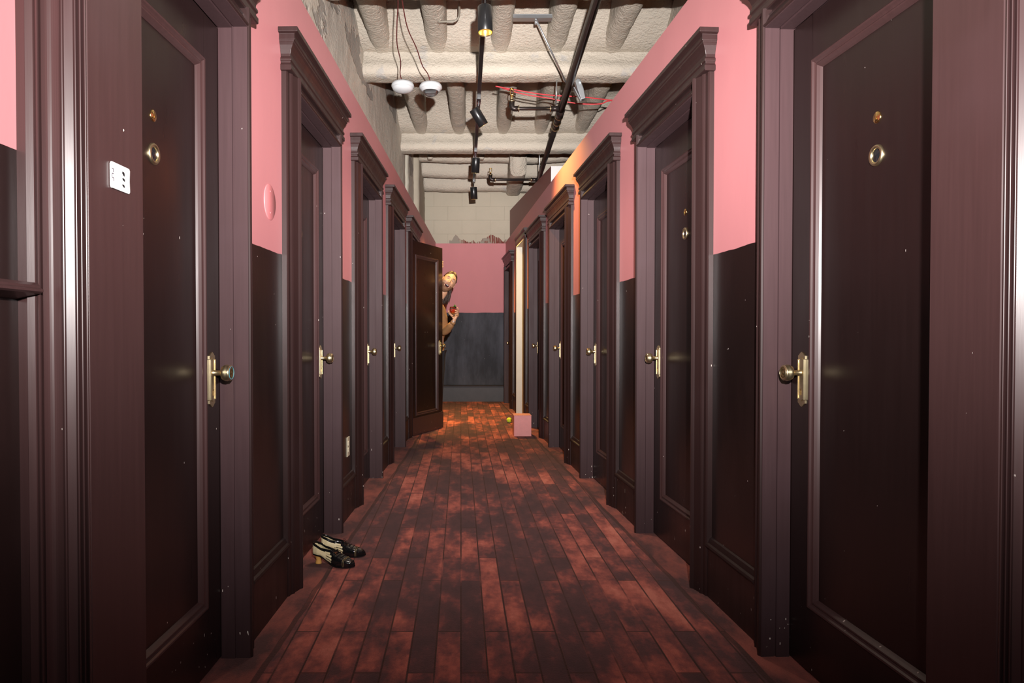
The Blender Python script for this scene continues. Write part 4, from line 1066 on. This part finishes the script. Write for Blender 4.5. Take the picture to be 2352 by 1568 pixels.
    a=Vector((-.262,8.103,1.245)); b=Vector((-.252,8.090,1.258)); m.tube([a-R0,b-R0],.031,20); m.obj('cuff',M['knit'],root)
    m=MB(); m.tube([Vector((-.2495,8.0875,1.262))-R0,Vector((-.2465,8.087,1.268))-R0],.0275,20); m.obj('bracelet',M['steel'],root)
    T={k:(V[k][0],V[k][1]*1.08+.008) for k in ('hipR','kneeR','hipL','kneeL')}; T['pel']=(V['pel'][0],.145,.11); T['aR']=((-.46,8.53,.10),.055); T['aL']=((-.58,8.56,.10),.055)
    me=skin_mesh(T,[('pel','hipR'),('hipR','kneeR'),('kneeR','aR'),('pel','hipL'),('hipL','kneeL'),('kneeL','aL')],'pel')
    for v in me.vertices: v.co=Vector(v.co)-R0
    me.name='trousers'; me.materials.append(M['trouser']); link(bpy.data.objects.new('trousers',me),root)
    for (ax,ay),(tx,ty) in (((-.46,8.545),(-.45,8.385)),((-.58,8.575),(-.575,8.415))):
        B={'h':((ax,ay,.045),.042,.042),'a':((ax,ay-.01,.10),.046,.046),'b':(((ax+tx)/2,(ay+ty)/2,.042),.042,.038),'t':((tx,ty,.032),.036,.030)}
        me=skin_mesh(B,[('a','h'),('h','b'),('b','t')],'h')
        for v in me.vertices: v.co=Vector(v.co)-R0; v.co.z=max(v.co.z,.0005)
        me.name='boot'; me.materials.append(M['boot']); link(bpy.data.objects.new('boot',me),root)
person()
# the drink
def drink():
    r=empty('cocktail_glass',(-.252,8.030,1.318)); tag(r,'stemmed glass of red orange drink with a green leaf garnish, held in the hand','glass')
    m=MB(); m.lathe([(.0001,0),(.030,.000),(.030,.002),(.008,.005),(.005,.010),(.005,.022),(.014,.028),(.030,.040),(.040,.058),(.0425,.075),(.041,.095),(.037,.118),(.0362,.118),(.0400,.095),(.0413,.075),(.0388,.059),(.0285,.042),(.012,.031),(.0001,.029)],None,40,caps=False); m.obj('bowl',glass_mat(),r)
    t=NT('red_orange_drink'); z=t.sep(t.pos('Object'))[2]
    t.L.new(t.mix(t.step(z,.03,.06),(1,.42,.03,1),(.85,.05,.015,1)),t.b.inputs['Base Color']); t.b.inputs['Roughness'].default_value=.1; t.b.inputs['Transmission Weight'].default_value=.35
    m=MB(); m.lathe([(.0001,.0305),(.0115,.0325),(.0278,.0435),(.0378,.060),(.0402,.075),(.0398,.088),(.0001,.088)],None,36,caps=False); m.obj('drink',t.m,r)
    g=simple('mint_leaf',(.10,.26,.03),.5,var=.3,nscale=80); ic=glass_mat()
    for (x,y,z,a,b) in ((.012,-.006,.094,.3,.4),(-.012,.004,.096,1.1,.2)):
        m=MB(); m.box(-.011,.011,-.011,.011,-.011,.011); o=m.obj('ice_cube',ic,r); o.location=(x,y,z); o.rotation_euler=(a,b,.5); bevel(o,.003,2)
    for k,(x,y,z,rx,ry,rz) in enumerate(((.016,-.012,.112,.5,.3,.2),(.010,.002,.120,-.4,.5,1.7),(.022,.004,.108,.2,-.7,2.9),(.004,-.014,.108,1.0,.1,4.0),(.020,-.008,.128,.2,1.1,.8))):
        m=MB(); vs=[];fs=[]
        for i in range(7):
            u=i/6; w_=.015*math.sin(math.pi*min(1,u*.93+.04))**.8; 
            vs+=[(u*.038-.019,-w_,.004*math.sin(u*3)),(u*.038-.019,0,.004*math.sin(u*3)-.002),(u*.038-.019,w_,.004*math.sin(u*3))]
        for i in range(6): fs+=[(3*i,3*i+1,3*i+4,3*i+3),(3*i+1,3*i+2,3*i+5,3*i+4)]
        m.add(vs,fs,True); o=m.obj('leaf',g,r); o.location=(x,y,z); o.rotation_euler=(rx,ry,rz); o.modifiers.new('s','SOLIDIFY').thickness=.0012
drink()
